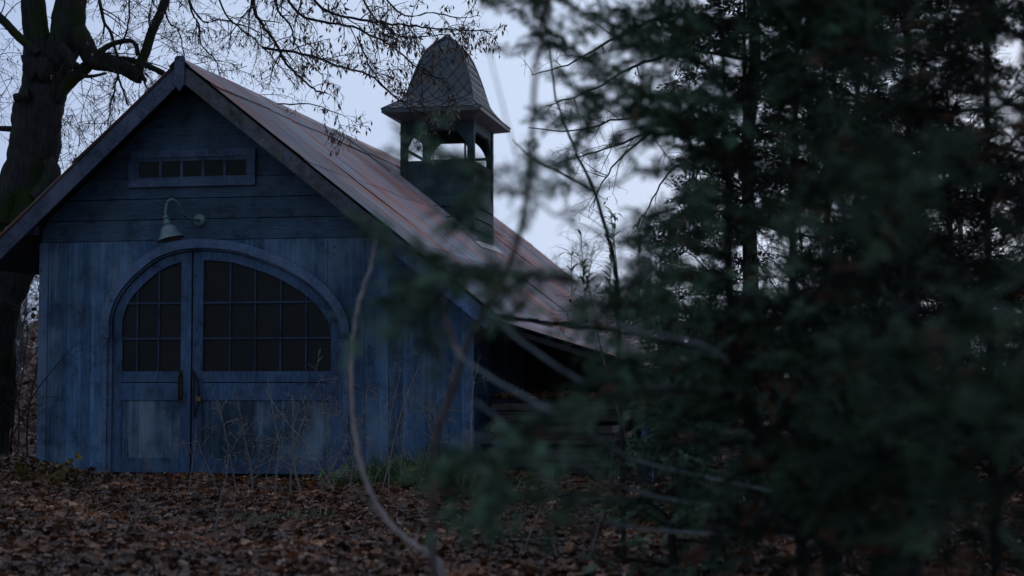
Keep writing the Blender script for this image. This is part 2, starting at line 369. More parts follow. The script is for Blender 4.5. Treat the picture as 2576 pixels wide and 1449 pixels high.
# lower wall: vertical planks, cut to the arch
wb = MB(); x = WX0
while x < WX1-0.005:
    w = rng.choice([0.11, 0.14, 0.17, 0.20, 0.13]); x1 = min(x+w, WX1)
    if WX1-x1 < 0.06: x1 = WX1
    tn = rng.random(); y0 = -rng.uniform(0.0, 0.006); xa, xb = x+0.0015, x1-0.0015
    xs = [xa]+[q for q in np.arange(math.ceil(xa/0.02)*0.02, xb, 0.02)]+[xb]
    def low(q):
        if q <= AX0+0.05 or q >= AX1-0.05: return -0.1
        return curve_z(A1, min(max(q, A1[0, 0]), A1[-1, 0]))-0.0
    segs = [];
    for q0, q1 in zip(xs[:-1], xs[1:]):
        if q1-q0 < 1e-4: continue
        if low(q0) < 0 or low(q1) < 0:
            key = 'full'
        else: key = 'arch'
        segs.append((q0, q1, key))
    fulls = [s_ for s_ in segs if s_[2] == 'full']; ar = [s_ for s_ in segs if s_[2] == 'arch']
    if fulls and not ar: wb.box(xa, xb, y0, 0.03, -0.15, min(BELT-0.002, zr(xb)-0.06), tn)
    else:
        if fulls: wb.box(min(s_[0] for s_ in fulls), max(s_[1] for s_ in fulls), y0, 0.03, -0.15, BELT-0.002, tn)
        if ar:
            q = [ar[0][0]]+[s_[1] for s_ in ar]
            wb.strip([(k, BELT-0.002) for k in q], [(k, low(k)) for k in q], y0, 0.03, tn)
    x = x1
wb.build('front_wall', M_wall, shed)
# gable boards
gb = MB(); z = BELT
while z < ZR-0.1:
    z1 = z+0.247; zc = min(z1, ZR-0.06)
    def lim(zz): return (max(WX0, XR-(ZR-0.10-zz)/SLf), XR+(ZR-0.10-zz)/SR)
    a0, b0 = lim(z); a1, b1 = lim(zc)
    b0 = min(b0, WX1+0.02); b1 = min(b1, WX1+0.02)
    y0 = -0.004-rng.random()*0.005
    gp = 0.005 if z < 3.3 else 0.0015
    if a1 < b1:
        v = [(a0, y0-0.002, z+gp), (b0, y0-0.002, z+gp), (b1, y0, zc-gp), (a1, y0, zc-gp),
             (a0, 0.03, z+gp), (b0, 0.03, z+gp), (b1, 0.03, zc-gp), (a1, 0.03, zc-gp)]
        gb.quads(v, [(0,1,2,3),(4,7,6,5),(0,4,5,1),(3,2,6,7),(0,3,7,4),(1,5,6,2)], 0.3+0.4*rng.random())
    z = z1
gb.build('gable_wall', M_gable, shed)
# wall triangle right of the gable boards is filled by planks below; side, rear walls
sw = MB(); sw2 = MB()
y = 0.03
while y < YB-0.5:
    w = rng.uniform(0.13, 0.2); 
    sw.box(WX1-0.04, WX1+rng.random()*0.006, y+0.002, min(y+w, YB-0.5)-0.002, -0.15, zr(WX1, 0)-0.13, rng.random())
    sw2.box(WX0-rng.random()*0.006, WX0+0.04, y+0.002, min(y+w, YB-0.5)-0.002, -0.15, zr(WX0, 0)-0.13, rng.random()); y += w
sw.build('side_wall', M_wall, shed); sw2.build('side_wall', M_wall, shed)
rw = MB(); rw.prism([(WX0+0.05, -0.1), (WX1-0.05, -0.1), (WX1-0.05, zr(WX1)-0.2), (XR, ZR-0.2), (WX0+0.05, zr(WX0)-0.2)], YB-0.5, YB-0.45); rw.build('rear_wall', M_gable, shed)
for xx in (WX0, WX1):
    c = MB(); s_ = 1 if xx > 0 else -1
    c.box(min(xx-0.10*s_, xx+0.012*s_), max(xx-0.10*s_, xx+0.012*s_), -0.022, -0.008, -0.12, min(BELT-0.01, zr(xx)-0.1), 0.6); c.build('corner_board', M_trim, shed)

# arch trim and jambs
tr = MB(); AM = inset(arch, 0.105); tr.strip(A0, AM, -0.055, -0.004, 0.8); tr.strip(inset(arch, 0.1055), inset(arch, 0.132), -0.020, 0.05, 0.15)
tr.build('arch_trim', M_trim, shed)
for s_, xo in ((1, AX0), (-1, AX1)):
    jm = MB(); a, b = sorted((xo+0.025*s_, xo+0.085*s_)); jm.box(a, b, -0.045, -0.004, -0.1, 1.568, 0.6)
    a, b = sorted((xo+0.0855*s_, xo+0.14*s_)); jm.box(a, b, -0.02, 0.05, -0.1, 1.568, 0.25); jm.build('door_jamb', M_trim, shed)

# doors
ZB = 0.0
def leaf_door(xa, xb, hinge_left, mun_x, name_label):
    """xa..xb door edges; frame follows the arch on the hinge side"""
    y0, y1 = 0.008, 0.05
    out = [(p[0], p[1]) for p in A2 if xa-1e-6 <= p[0] <= xb+1e-6]; inn = A3
    sw_ = 0.125
    gxa = (xa+0.0 if hinge_left else xa+sw_); gxb = (xb-sw_ if hinge_left else xb)
    # arch rail as strip between A2 and A3, limited in x
    fr = MB()
    if hinge_left: sel = [k for k in range(len(A2)) if A2[k, 0] <= xb-0.002]
    else: sel = [k for k in range(len(A2)) if A2[k, 0] >= xa+0.002]
    B2 = [(min(max(A2[k, 0], xa), xb), A2[k, 1]) for k in sel]; B3 = [(min(max(A3[k, 0], xa), xb), A3[k, 1]) for k in sel]
    if hinge_left: B2.append((xb, curve_z(A2, xb))); B3.append((xb, curve_z(A3, xb)))
    else: B2.insert(0, (xa, curve_z(A2, xa))); B3.insert(0, (xa, curve_z(A3, xa)))
    fr.strip(B2, B3, y0, y1, 0.55)
    # stiles
    if hinge_left:
        fr.box(xa, xa+0.105, y0+0.001, y1, ZB, 1.568, 0.5)
        fr.box(xb-sw_, xb, y0-0.003, y1, ZB, curve_z(A2, xb-sw_/2)-0.10, 0.65)
        ia, ib = xa+0.105, xb-sw_
    else:
        fr.box(xb-0.105, xb, y0+0.001, y1, ZB, 1.568, 0.5)
        fr.box(xa, xa+sw_, y0-0.003, y1, ZB, curve_z(A2, xa+sw_/2)-0.10, 0.35)
        ia, ib = xa+sw_, xb-0.105
    fr.box(ia, ib, y0, y1, 1.055, 1.18, 0.55)          # lock rail
    fr.box(ia, ib, y0-0.001, y1, 0.845, 1.045, 0.7)    # second rail
    fr.box(ia, ib, y0, y1, ZB, 0.17, 0.4)
    d = fr.build('garage_door', M_door, shed); d['label'] = name_label
    pn = MB(); xx = ia
    while xx < ib-0.01:
        w = min(rng.uniform(0.16, 0.24), ib-xx); pn.box(xx+0.001, xx+w-0.001, y0+0.014+rng.random()*0.004, y1-0.005, 0.17, 0.842, rng.random()); xx += w
    pn.build('door_panel', M_panel, d)
    # glazing
    cz = [(p[0], p[1]) for p in A3 if ia-0.02 < p[0] < ib+0.02 and p[1] > 1.5]
    top = [(ia-0.01, curve_z(A3, ia-0.01))]+[p for p in cz if p[0] > ia and p[0] < ib]+[(ib+0.01, curve_z(A3, ib+0.01))]
    gl = MB(); poly = [(ia-0.01, 1.17)]+top+[(ib+0.01, 1.17)]
    gl.prism([(x_, z_+0.01) for x_, z_ in poly][::-1], y0+0.028, y0+0.033, 0.5); gl.build('pane', M_glass, d)
    mu = MB()
    for q in mun_x: mu.box(q-0.011, q+0.011, y0+0.010, y0+0.029, 1.178, curve_z(A3, q)+0.02, 0.4)
    for zz in (Z(762)+0.005, Z(851)):
        # horizontal bar limited to the glass outline
        xs_ = [q for q in np.linspace(ia, ib, 200) if curve_z(A3, q) > zz]
        mu.box(xs_[0]-0.02 if xs_[0] > ia+0.01 else ia, xs_[-1]+0.02 if xs_[-1] < ib-0.01 else ib, y0+0.007, y0+0.0285, zz-0.012, zz+0.012, 0.55)
    mu.build('glazing_bar', M_bar, d)
    return d
DL0, DG, DR1 = float(A2[0, 0]), X(481), float(A2[-1, 0])
dl = leaf_door(DL0+0.004, DG-0.011, True, [X(342), X(396)], 'narrower left door leaf with three columns of dark panes')
dr_ = leaf_door(DG+0.011, DR1-0.004, False, [X(576), X(639), X(703.5), X(768)], 'wider right door leaf with five columns of dark panes')
hd = MB(); hx = X(455)
hd.box(hx-0.022, hx+0.022, -0.006, 0.006, Z(1013), Z(931), 0.5)
hd.tube(catmull([(hx, -0.004, Z(1003)), (hx, -0.06, Z(995)), (hx, -0.06, Z(950)), (hx, -0.004, Z(942))], 5), 0.011, 8); hd.build('handle', M_iron, dl)
ln = MB(); ln.box(DL0-0.1, DR1+0.1, 0.12, 0.16, -0.1, 2.66, 0.1); ln.prism([(WX0+0.1, 2.661), (XR+(ZR-0.25-2.661)/SR-0.1, 2.661), (XR, ZR-0.25)], 0.04, 0.06, 0.1); ln.build('dark_backing', M_dark, shed)  # added dark backing, so gaps between the boards show as unlit interior

# gable window
wx0, wx1, wz0, wz1 = -0.80, 0.78, 3.345, 3.775
cs = MB(); c_ = 0.085
cs.box(wx0, wx1, -0.05, -0.012, wz1-c_, wz1, 0.7); cs.box(wx0, wx1, -0.052, -0.012, wz0, wz0+c_, 0.75)
cs.box(wx0+0.001, wx0+c_, -0.049, -0.012, wz0+c_, wz1-c_, 0.6); cs.box(wx1-c_, wx1-0.001, -0.049, -0.012, wz0+c_, wz1-c_, 0.6)
M_wtrim = painted_wood('window_casing_paint', (0.065, 0.105, 0.18), (0.10, 0.15, 0.22), (2, 2, 2), 0.5, 0.8)
win = cs.build('gable_window', M_wtrim, shed)
ws = MB(); a, b, c0, c1 = wx0+c_, wx1-c_, wz0+c_, wz1-c_
ws.box(a, b, -0.038, -0.012, c1-0.045, c1, 0.2); ws.box(a, b, -0.038, -0.012, c0, c0+0.03, 0.5)
ws.box(a, a+0.05, -0.037, -0.012, c0+0.03, c1-0.045, 0.3); ws.box(b-0.03, b, -0.037, -0.012, c0+0.03, c1-0.045, 0.3)
for k in range(1, 5):
    q = a+0.05+(b-a-0.08)*k/5; ws.box(q-0.016, q+0.016, -0.034, -0.012, c0+0.03, c1-0.045, 0.45)
ws.build('window_sash', M_wtrim, win)
wp = MB()
for k in range(5):
    q0 = a+0.05+(b-a-0.08)*k/5; q1 = a+0.05+(b-a-0.08)*(k+1)/5; dy = rng.uniform(-0.002, 0.002)
    wp.quads([(q0, -0.022+dy, c0+0.02), (q1, -0.022-dy, c0+0.02), (q1, -0.0225-dy, c1-0.03), (q0, -0.0225+dy, c1-0.03)], [(0, 1, 2, 3)])
wp.build('pane', M_wglass, win)

# corrugated roof
def corrugated(mb, p00, p10, p01, p11, period, amp, ncol_per=8, rows=14, up=(0, 0, 1), laps=(), wob=0.013):
    """sheet from p00 (top front) ..p10 (bottom front).. p01 (top back) p11 (bottom back); ribs run top to bottom"""
    p00, p10, p01, p11 = [np.asarray(q, float) for q in (p00, p10, p01, p11)]
    L = np.linalg.norm(p01-p00); nc = int(L/period*ncol_per)+1
    s = np.linspace(0, 1, nc); bounds = [0]+list(laps)+[1]
    nrm = np.cross(p10-p00, p01-p00); nrm /= np.linalg.norm(nrm); 
    if nrm[2] < 0: nrm = -nrm
    for bi in range(len(bounds)-1):
        t0, t1 = bounds[bi], min(1.0, bounds[bi+1]+0.02); n = max(4, int(rows*(t1-t0)))
        sheets = max(1, int(L/0.85)); edge = np.linspace(0, 1, sheets+1)
        for k in range(sheets):
            m_ = (s >= edge[k]-1e-9) & (s <= edge[k+1]+0.010); ss = s[m_]
            jit = nr.uniform(-0.010, 0.010); lift = nr.uniform(0, 0.004)
            tt = np.linspace(t0, t1+jit, n)
            S, Tt = np.meshgrid(ss, tt, indexing='ij')
            base = (1-S)[..., None]*((1-Tt)[..., None]*p00+Tt[..., None]*p10)+S[..., None]*((1-Tt)[..., None]*p01+Tt[..., None]*p11)
            h = amp*np.sin(S*L/period*2*pi)+wob*np.sin(Tt*9+k*1.3)*np.sin(S*L*0.8)+lift+(0.022 if bi == 0 else 0.009)*((Tt-t0)/(t1-t0))**3
            v = base+nrm*h[..., None]; a_, b_ = S.shape
            i = np.arange(a_-1)[:, None]*b_; j = np.arange(b_-1)[None]
            mb.quads(v.reshape(-1, 3), np.stack([i+j, i+j+1, i+b_+j+1, i+b_+j], -1).reshape(-1, 4), nr.random())
def deck(mb, p00, p10, p01, p11, th=0.03):
    q = [np.asarray(a, float) for a in (p00, p10, p11, p01)]
    n = np.cross(q[1]-q[0], q[3]-q[0]); n /= np.linalg.norm(n); n = n if n[2] > 0 else -n
    v = q+[a-n*th for a in q]
    mb.quads(v, [(0,1,2,3),(4,7,6,5),(0,4,5,1),(1,5,6,2),(2,6,7,3),(3,7,4,0)], 0.3)
YF = YO-0.035
rR = MB()
rF = (XR, YF, ZR+0.01); rB = (XR, YB, ZR+rise(YB)+0.01)
eRF = (XE, YF, zr(XE)+0.01); eRB = (XE, YB, zr(XE, YB)+0.01)
eLF = (XL, YF, zr(XL)+0.01); eLB = (XL, YB, zr(XL, YB)+0.01)
corrugated(rR, rF, eRF, rB, eRB, 0.076, 0.010, laps=(0.10, 0.40, 0.72))
roof = rR.build('roof', M_roof, shed, smooth=True)
rL = MB(); corrugated(rL, rF, eLF, rB, eLB, 0.076, 0.010, laps=(0.5,)); rL.build('roof', M_roof, shed, smooth=True)
dk = MB()
dz = lambda p, k: (p[0], p[1]+(0.03 if k == 0 else 0), p[2]-0.03)
def pull(p): return (p[0]-0.12, p[1], p[2]+0.12*SR)
deck(dk, dz(rF, 0), pull(dz(eRF, 0)), dz(rB, 1), pull(dz(eRB, 1))); deck(dk, (XR, YF+0.03, ZR-0.021), dz(eLF, 0), dz(rB, 1), dz(eLB, 1)); dk.build('roof_decking', M_dark, shed)
rc = MB()
L = 12
for k in range(L):
    y0 = YF+(YB-YF)*k/L-0.03; y1 = YF+(YB-YF)*(k+1)/L+0.02
    za, zb = ZR+rise(max(y0, 0))+0.035, ZR+rise(max(y1, 0))+0.030+rng.uniform(-.006, .006)
    for sgn, sl_ in ((1, SR), (-1, SLf)):
        w = 0.16/math.hypot(1, sl_)
        rc.quads([(XR, y0, za), (XR+sgn*w, y0, za-w*sl_), (XR+sgn*w, y1, zb-w*sl_), (XR, y1, zb)], [(0, 1, 2, 3)], rng.random())
        rc.quads([(XR+sgn*w, y0, za-w*sl_), (XR+sgn*w, y0, za-w*sl_-0.012), (XR+sgn*w, y1, zb-w*sl_-0.012), (XR+sgn*w, y1, zb-w*sl_)], [(0, 1, 2, 3)], 0.2)
rc.build('ridge_cap', M_roof, roof)
# bargeboards
def barge(x0, z0, x1, z1, drop, mat, y0, y1):
    b = MB(); b.prism([(x0, z0), (x1, z1), (x1, z1-drop), (x0, z0-drop)], y0, y1, 0.5); b.build('bargeboard', mat, shed)
barge(XR+0.02, zr(XR+0.02)-0.03, XE-1.25, zr(XE-1.25)-0.03, 0.205, M_bargeR, YO-0.02, YO+0.02)
bb = MB(); x0_, x1_ = XE-1.249, XE-0.03
bb.prism([(x0_, zr(x0_)-0.03), (x1_, zr(x1_)-0.03), (x1_-0.10, zr(x1_)-0.03-0.13), (x0_, zr(x0_)-0.235)], YO-0.02, YO+0.02, 0.9); bb.build('bargeboard', M_trim, shed)
barge(XR-0.02, zr(XR-0.02)-0.03, XL+0.02, zr(XL+0.02)-0.03, 0.235, M_barge, YO-0.02, YO+0.02)
ap = MB(); ap.prism([(XR-0.055, ZR+0.02), (XR-0.03, ZR+0.045), (XR+0.05, ZR+0.045), (XR+0.065, ZR+0.02), (XR+0.06, ZR-0.29), (XR+0.005, ZR-0.365), (XR-0.055, ZR-0.28)], YO-0.055, YO-0.022, 0.8)
ap.build('apex_post', M_barge, shed)
lo = MB(); lo.box(X(120), X(48, -0.3)-0.1, YO+0.03, YO+0.12, 2.79, 2.90, 0.4)
lo2 = MB(); lo2.box(XL+0.25, WX0-0.005, -0.16, -0.06, 2.80, 2.90, 0.5); lo2.build('eave_bracket', M_trim, shed)
for xx in (1.2, 2.4, 3.3):
    l3 = MB(); l3.box(xx, xx+0.08, YO+0.021, 0.0, zr(xx+0.08)-0.17, zr(xx+0.08)-0.08, 0.4); l3.build('eave_bracket', M_dark, shed)

# lean-to with low pitch, right side
LE = P(1511, 886, -0.05); SLn = float((RR[2]-0.022-LE[2])/(LE[0]-XE+0.10)); XN = 5.75
lx0, lz0 = XE-0.10, float(RR[2])-0.022
lt = MB(); zb_ = lz0-SLn*(XN-lx0)
corrugated(lt, (lx0, -0.10, lz0), (XN, -0.10, zb_), (lx0, YB, lz0+rise(YB)), (XN, YB, zb_), 0.076, 0.009, laps=())
lt.build('lean_to_roof', M_roof, shed, smooth=True)
fb = MB(); fb.prism([(lx0, lz0-0.045), (XN-0.02, zb_-0.045), (XN-0.02, zb_-0.11), (lx0, lz0-0.11)], -0.04, -0.015, 0.0); fb.build('lean_to_shade_strip', M_dark, shed)  # dark strip put in for the shade under the lean-to roof edge
for xx, yy, t_ in ((XN-0.5, 0.1, 0.9), (XN-0.16, 3.4, 0.5), (XN-0.16, 7.0, 0.5)):
    ps = MB(); ps.box(xx, xx+0.12, yy, yy+0.12, -0.1, lz0-SLn*(xx+0.12-lx0)-0.03, t_); ps.build('lean_to_post', M_wall, shed)
bw = MB(); xx = WX1+0.02
while xx < XN-0.2: bw.box(xx, xx+0.165, 3.0, 3.03, -0.1, lz0-SLn*(xx+0.165-lx0)-0.06, rng.random()*0.3); xx += 0.17
bw.build('lean_to_dark_screen', M_dark, shed)  # added dark boards closing off the lean-to so its inside stays dark

# ------------------------------------------------------------------ bell tower
CY0, CDP = 5.55, 1.45
cx0 = float(P(1008, 450, CY0)[0]); cx1 = float(P(1191, 450, CY0)[0]); CY1 = CY0+CDP
czs = float(P(1100, 403, CY0)[2]); czt = float(P(1100, 322, CY0)[2])
ccx, ccy = (cx0+cx1)/2, (CY0+CY1)/2
cb = MB()
zlow = zr(cx1, CY0)-0.25
pz = float(P(1100, 486, CY0)[2])
cb.box(cx0+0.012, cx1-0.012, CY0+0.012, CY1-0.012, pz-0.02, czs, 0.5)
z = pz-0.02
while z > zlow:
    for q in range(4):
        dy = rng.uniform(0, 0.006); z0 = z-0.175; tl = 0.012
        if q == 0: v = [(cx0+0.06, CY0-dy-tl, z0+rng.uniform(0, .008)), (cx1-0.06, CY0-dy-tl, z0+rng.uniform(0, .012)), (cx1-0.06, CY0+0.004, z-0.004), (cx0+0.06, CY0+0.004, z-0.004)]; n_ = (0, 0.03, 0)
        elif q == 1: v = [(cx1+tl+dy, CY0+0.05, z0+rng.uniform(0, .02)), (cx1+tl+dy, CY1-0.05, z0), (cx1-0.004, CY1-0.05, z-0.004), (cx1-0.004, CY0+0.05, z-0.004)]; n_ = (-0.03, 0, 0)
        elif q == 2: v = [(cx0-tl, CY1-0.05, z0), (cx0-tl, CY0+0.05, z0), (cx0+0.004, CY0+0.05, z-0.004), (cx0+0.004, CY1-0.05, z-0.004)]; n_ = (0.03, 0, 0)
        else: v = [(cx1-0.06, CY1+tl, z0), (cx0+0.06, CY1+tl, z0), (cx0+0.06, CY1-0.004, z-0.004), (cx1-0.06, CY1-0.004, z-0.004)]; n_ = (0, -0.03, 0)
        v = np.array(v); v = np.vstack([v, v+np.array(n_)])
        cb.quads(v, [(0,1,2,3),(4,7,6,5),(0,4,5,1),(3,2,6,7),(0,3,7,4),(1,5,6,2)], rng.random())
    z -= 0.18
cup = cb.build('bell_tower', M_cup, shed); cup['label'] = 'dark slatted bell tower riding on the right roof slope'
pw = 0.095
corners = [(cx0, CY0, 1, 1), (cx1, CY0, -1, 1), (cx0, CY1, 1, -1), (cx1, CY1, -1, -1)]
for (px, py, sx, sy) in corners:
    p_ = MB(); xa, xb = sorted((px-0.006*sx, px+pw*sx)); ya, yb = sorted((py-0.006*sy, py+pw*sy)); p_.box(xa, xb, ya, yb, zlow-0.1 if sx < 0 else zr(cx0, CY0)-0.1, czt+0.16, 0.55); p_.build('tower_post', M_cup, cup)
H = czt-czs
def brace(ax, px, py, s):
    """quarter-round knee brace from post up to the lintel; ax 0 = along x, 1 = along y"""
    pts_o = []; pts_i = []
    span = 0.34; 
    for t in np.linspace(0, pi/2, 9):
        pts_i.append((span*(1-cos(t)), czt+0.02-span*1.05+span*1.05*sin(t)))
    m = MB(); pts_i = [(a+0.03*math.sin(pi*k_/8), z_) for k_, (a, z_) in enumerate(pts_i)]; q = [(0, czt+0.02-span*1.05-0.04)]+pts_i+[(span, czt+0.06), (0, czt+0.06)]
    v = []
    for w in (-0.025, 0.025):
        for a, zz in q:
            v.append((px+s*(pw+a), py+w, zz) if ax == 0 else (px+w, py+s*(pw+a), zz))
    k = len(q); v = np.array(v); f = []
    apx = k-1
    for i in range(k-2):
        f.append((apx, i, i+1)); f.append((apx+k, k+i+1, k+i))
    m.tris(v, f, 0.4); m.quads(v, [(i, i+k, (i+1) % k+k, (i+1) % k) for i in range(k)], 0.4)
    m.build('knee_brace', M_cup, cup)
for (px, py, sx, sy) in corners:
    brace(0, px, py+sy*0.045, sx); brace(1, px+sx*0.045, py, sy)
lt_ = MB()
for (xa, xb, ya, yb) in ((cx0+pw, cx1-pw, CY0+0.01, CY0+0.08), (cx0+pw, cx1-pw, CY1-0.08, CY1-0.01), (cx0+0.01, cx0+0.08, CY0+pw, CY1-pw), (cx1-0.08, cx1-0.01, CY0+pw, CY1-pw)):
    lt_.box(xa, xb, ya, yb, czt-0.03, czt+0.15, 0.3)
lt_.build('tower_lintel', M_cup, cup)
rl = MB(); 
for (xa, xb, ya, yb) in ((cx0+pw, cx1-pw, CY1-0.06, CY1-0.02), (cx0+0.02, cx0+0.05, CY0+pw, CY1-pw)):
    rl.box(xa, xb, ya, yb, czs+0.17, czs+0.21, 0.4)
rl.box((cx0+cx1)/2+0.1, (cx0+cx1)/2+0.13, CY1-0.055, CY1-0.025, czs+0.21, czt, 0.4)
rl.build('tower_rail', M_cup, cup)
# roof rings: half sizes (x, y), z
eX = 0.755; eY = CDP/2+0.40; ez = float(P(1083, 271, ccy-eY)[2])
rings = [(eX, eY, ez), (eX*0.84, eY*0.84, ez+0.10), (0.545, CDP*0.46, ez+0.22), (0.50, CDP*0.40, ez+0.34), (0.405, CDP*0.32, ez+0.68), (0.26, CDP*0.21, ez+1.04), (0.02, 0.06, ez+1.29)]
ctr = np.array([ccx, ccy, 0])
def ringpt(i, sx, sy): r_ = rings[i]; return ctr+np.array([sx*r_[0], sy*r_[1], r_[2]])
tr_ = MB(); fc = [((-1, -1), (1, -1)), ((1, -1), (1, 1)), ((1, 1), (-1, 1)), ((-1, 1), (-1, -1))]
for i in range(len(rings)-1):
    for a, b in fc:
        tr_.quads([ringpt(i, *a), ringpt(i, *b), ringpt(i+1, *b), ringpt(i+1, *a)], [(0, 1, 2, 3)], 0.3)
dn = np.array([0, 0, -0.05])
for a, b in fc:
    tr_.quads([ringpt(0, *a)+dn, ringpt(0, *b)+dn, ringpt(0, *b), ringpt(0, *a)], [(0, 1, 2, 3)], 0.2)
    ia = ctr+np.array([a[0]*0.50, a[1]*CDP*0.48, czt+0.10]); ib = ctr+np.array([b[0]*0.50, b[1]*CDP*0.48, czt+0.10])
    tr_.quads([ringpt(0, *a)+dn, ia, ib, ringpt(0, *b)+dn], [(0, 1, 2, 3)], 0.2)
troof = tr_.build('tower_roof', M_slate, cup)
# diamond slates laid on each facet of each roof side
sl_ = MB()
prof_s = [0.0]
for i in range(len(rings)-1): prof_s.append(prof_s[-1]+math.hypot(rings[i+1][2]-rings[i][2], rings[i][1]-rings[i+1][1]))
def surf(face, w, s):
    """w in metres across from the face centre, s metres up the slope"""
    i = min(len(rings)-2, max(0, int(np.searchsorted(prof_s, s)-1))); t = (s-prof_s[i])/(prof_s[i+1]-prof_s[i])
    (a, b) = face
    A = ringpt(i, *a)*(1-t)+ringpt(i+1, *a)*t; B = ringpt(i, *b)*(1-t)+ringpt(i+1, *b)*t
    d = B-A; wd = np.linalg.norm(d); u = d/wd
    n = np.cross(ringpt(i, *b)-ringpt(i, *a), ringpt(i+1, *a)-ringpt(i, *a)); n /= np.linalg.norm(n)
    w = max(-wd/2, min(wd/2, w))
    return (A+B)/2+u*w, n, wd
hw, hh = 0.094, 0.135
for face in fc:
    r_i = 0; s = 0.03
    while s < prof_s[-2]-0.03:
        _, _, wd = surf(face, 0, s); k0 = int(wd/2/(2*hw))+1
        for k in range(-k0, k0+1):
            w = (k+(0.5 if r_i % 2 else 0))*2*hw
            if abs(w) > wd/2: continue
            pts = []
            for (dw, ds, lift) in ((0, -hh, 0.022), (hw*0.97, 0, 0.012), (0, hh, 0.002), (-hw*0.97, 0, 0.012)):
                p, n, _ = surf(face, w+dw, min(max(s+ds, 0.0), prof_s[-2]+0.03)); pts.append(p+n*lift)
            v = np.array(pts+[p-n*0.01 for p in pts]); sl_.quads(v, [(0,1,2,3),(0,4,5,1),(1,5,6,2),(2,6,7,3),(3,7,4,0)], rng.random())
        s += hh; r_i += 1
sl_.build('slate_tiles', M_slate, cup)
hp = MB()
for (sx, sy) in ((-1, -1), (1, -1), (1, 1), (-1, 1)):
    hp.tube(catmull([ringpt(i, sx, sy)+np.array([0, 0, 0.008]) for i in range(len(rings))], 3), 0.018, 5, 0.7)
hp.build('hip_capping', M_slate, cup)
fl = MB(); off = 0.03
def rp(x, y, h): return (x, y, zr(x, y)+h)
xa, xb = cx0-0.16, cx1+0.06
fl.quads([rp(xa, CY0-0.17, .035), rp(xb, CY0-0.17, .035), rp(xb, CY0-0.012, .04), rp(xa, CY0-0.012, .04), rp(xb, CY0-0.012, .12), rp(xa, CY0-0.012, .12)], [(0,1,2,3),(3,2,4,5)], 0.5)
fl.quads([rp(cx1+0.16, CY0-0.17, .035), rp(cx1+0.16, CY1+.1, .035), rp(cx1+0.016, CY1+.1, .04), rp(cx1+0.016, CY0-0.17, .04)], [(0,1,2,3)], 0.5)
fl.bar(rp(xa, CY0-0.17, .04), rp(xb, CY0-0.17, .04), 0.02, 0.025, 0.4)
fl.build('flashing', M_copper, cup)

# ------------------------------------------------------------------ lamp, chain, padlock
pb = P(503, 554, 0)
lampo = thing('wall_lamp', 'gooseneck barn lamp with pale bell shade mounted above the arched doors', 'lamp', (pb[0], 0, pb[2]))
Ry = np.array([[1, 0, 0], [0, 0, -1], [0, 1, 0]])
m = MB(); m.lathe([(0.0, 0.032), (0.05, 0.03), (0.072, 0.022), (0.078, 0.002), (0.078, 0.0)], Ry, (pb[0], -0.012, pb[2]), 20)
m.build('backplate', M_enamel, lampo, True)
def LP(u, v, y): return P(u, v, y)
arm = catmull([LP(503, 554, -0.03), LP(488, 553, -0.14), LP(470, 546, -0.25), LP(457, 531, -0.34), LP(448, 512, -0.41), LP(434, 502, -0.46), LP(421, 509, -0.49), LP(417, 530, -0.5), LP(417, 545, -0.5)], 6)
m = MB(); m.tube(arm, 0.017, 10); m.build('arm', M_enamel, lampo, True)
sp = LP(417, 545, -0.5)
th = radians(14); Rt = np.array([[cos(th), 0, -sin(th)], [0, 1, 0], [sin(th), 0, cos(th)]])
m = MB(); m.lathe([(0.0, 0.01), (0.036, 0.008), (0.038, -0.02), (0.034, -0.022), (0.036, -0.05), (0.045, -0.058), (0.042, -0.11), (0.0, -0.112)], Rt, sp, 16); m.build('socket', M_enamel, lampo, True)
m = MB(); pr = [(0.042, -0.10), (0.07, -0.115), (0.095, -0.15), (0.112, -0.20), (0.132, -0.235), (0.160, -0.262), (0.162, -0.268), (0.156, -0.262), (0.128, -0.232), (0.106, -0.195), (0.088, -0.15), (0.06, -0.12)]
m.lathe(pr, Rt, sp, 28); m.build('lamp_shade', M_shade, lampo, True)

chain = thing('chain', 'rusty chain looped between the two arched door leaves', 'chain', (X(492), -0.02, 1.0))
cm = MB(); cpts = catmull([P(487, 935, -0.02), P(497, 960, -0.035), P(500, 1000, -0.03), P(495, 1030, -0.03), P(487, 1050, -0.02)], 8)
cp2 = catmull([P(484, 931, -0.02), P(488, 965, -0.03), P(486, 1005, -0.03), P(489, 1045, -0.02)], 8)
for cc in (cpts, cp2):
    dd = np.concatenate([[0], np.cumsum(np.linalg.norm(np.diff(cc, axis=0), axis=1))]); k = 0
    for s in np.arange(0.01, dd[-1], 0.026):
        c0 = np.array([np.interp(s, dd, cc[:, q]) for q in range(3)]); c1 = np.array([np.interp(s+0.01, dd, cc[:, q]) for q in range(3)])
        tdir = c1-c0; tdir /= np.linalg.norm(tdir)+1e-9; sd = np.array([1, 0, 0]) if k % 2 else np.array([0, 1, 0]); k += 1
        pts = [c0+tdir*0.018*cos(a)+sd*0.011*sin(a) for a in np.linspace(0, 2*pi, 9)]
        cm.tube(pts, 0.0042, 5)
cm.build('chain_links', M_iron, chain)
pc = P(500, 1000, -0.05)
pad = thing('padlock', 'small brass padlock hanging on the door chain', 'padlock', pc)
m = MB(); m.box(-0.032, 0.032, -0.014, 0.014, -0.045, 0.015, 0.5, o=pc); m.box(-0.028, 0.028, -0.017, 0.017, -0.041, 0.011, 0.5, o=pc); m.build('lock_body', M_brass, pad)
m = MB(); m.tube([pc+np.array([0.02*cos(a), 0, 0.03+0.022*sin(a)]) for a in np.linspace(0, pi, 9)]+[pc+np.array([-0.02, 0, 0.01])], 0.0045, 6); m.build('shackle', M_iron, pad)

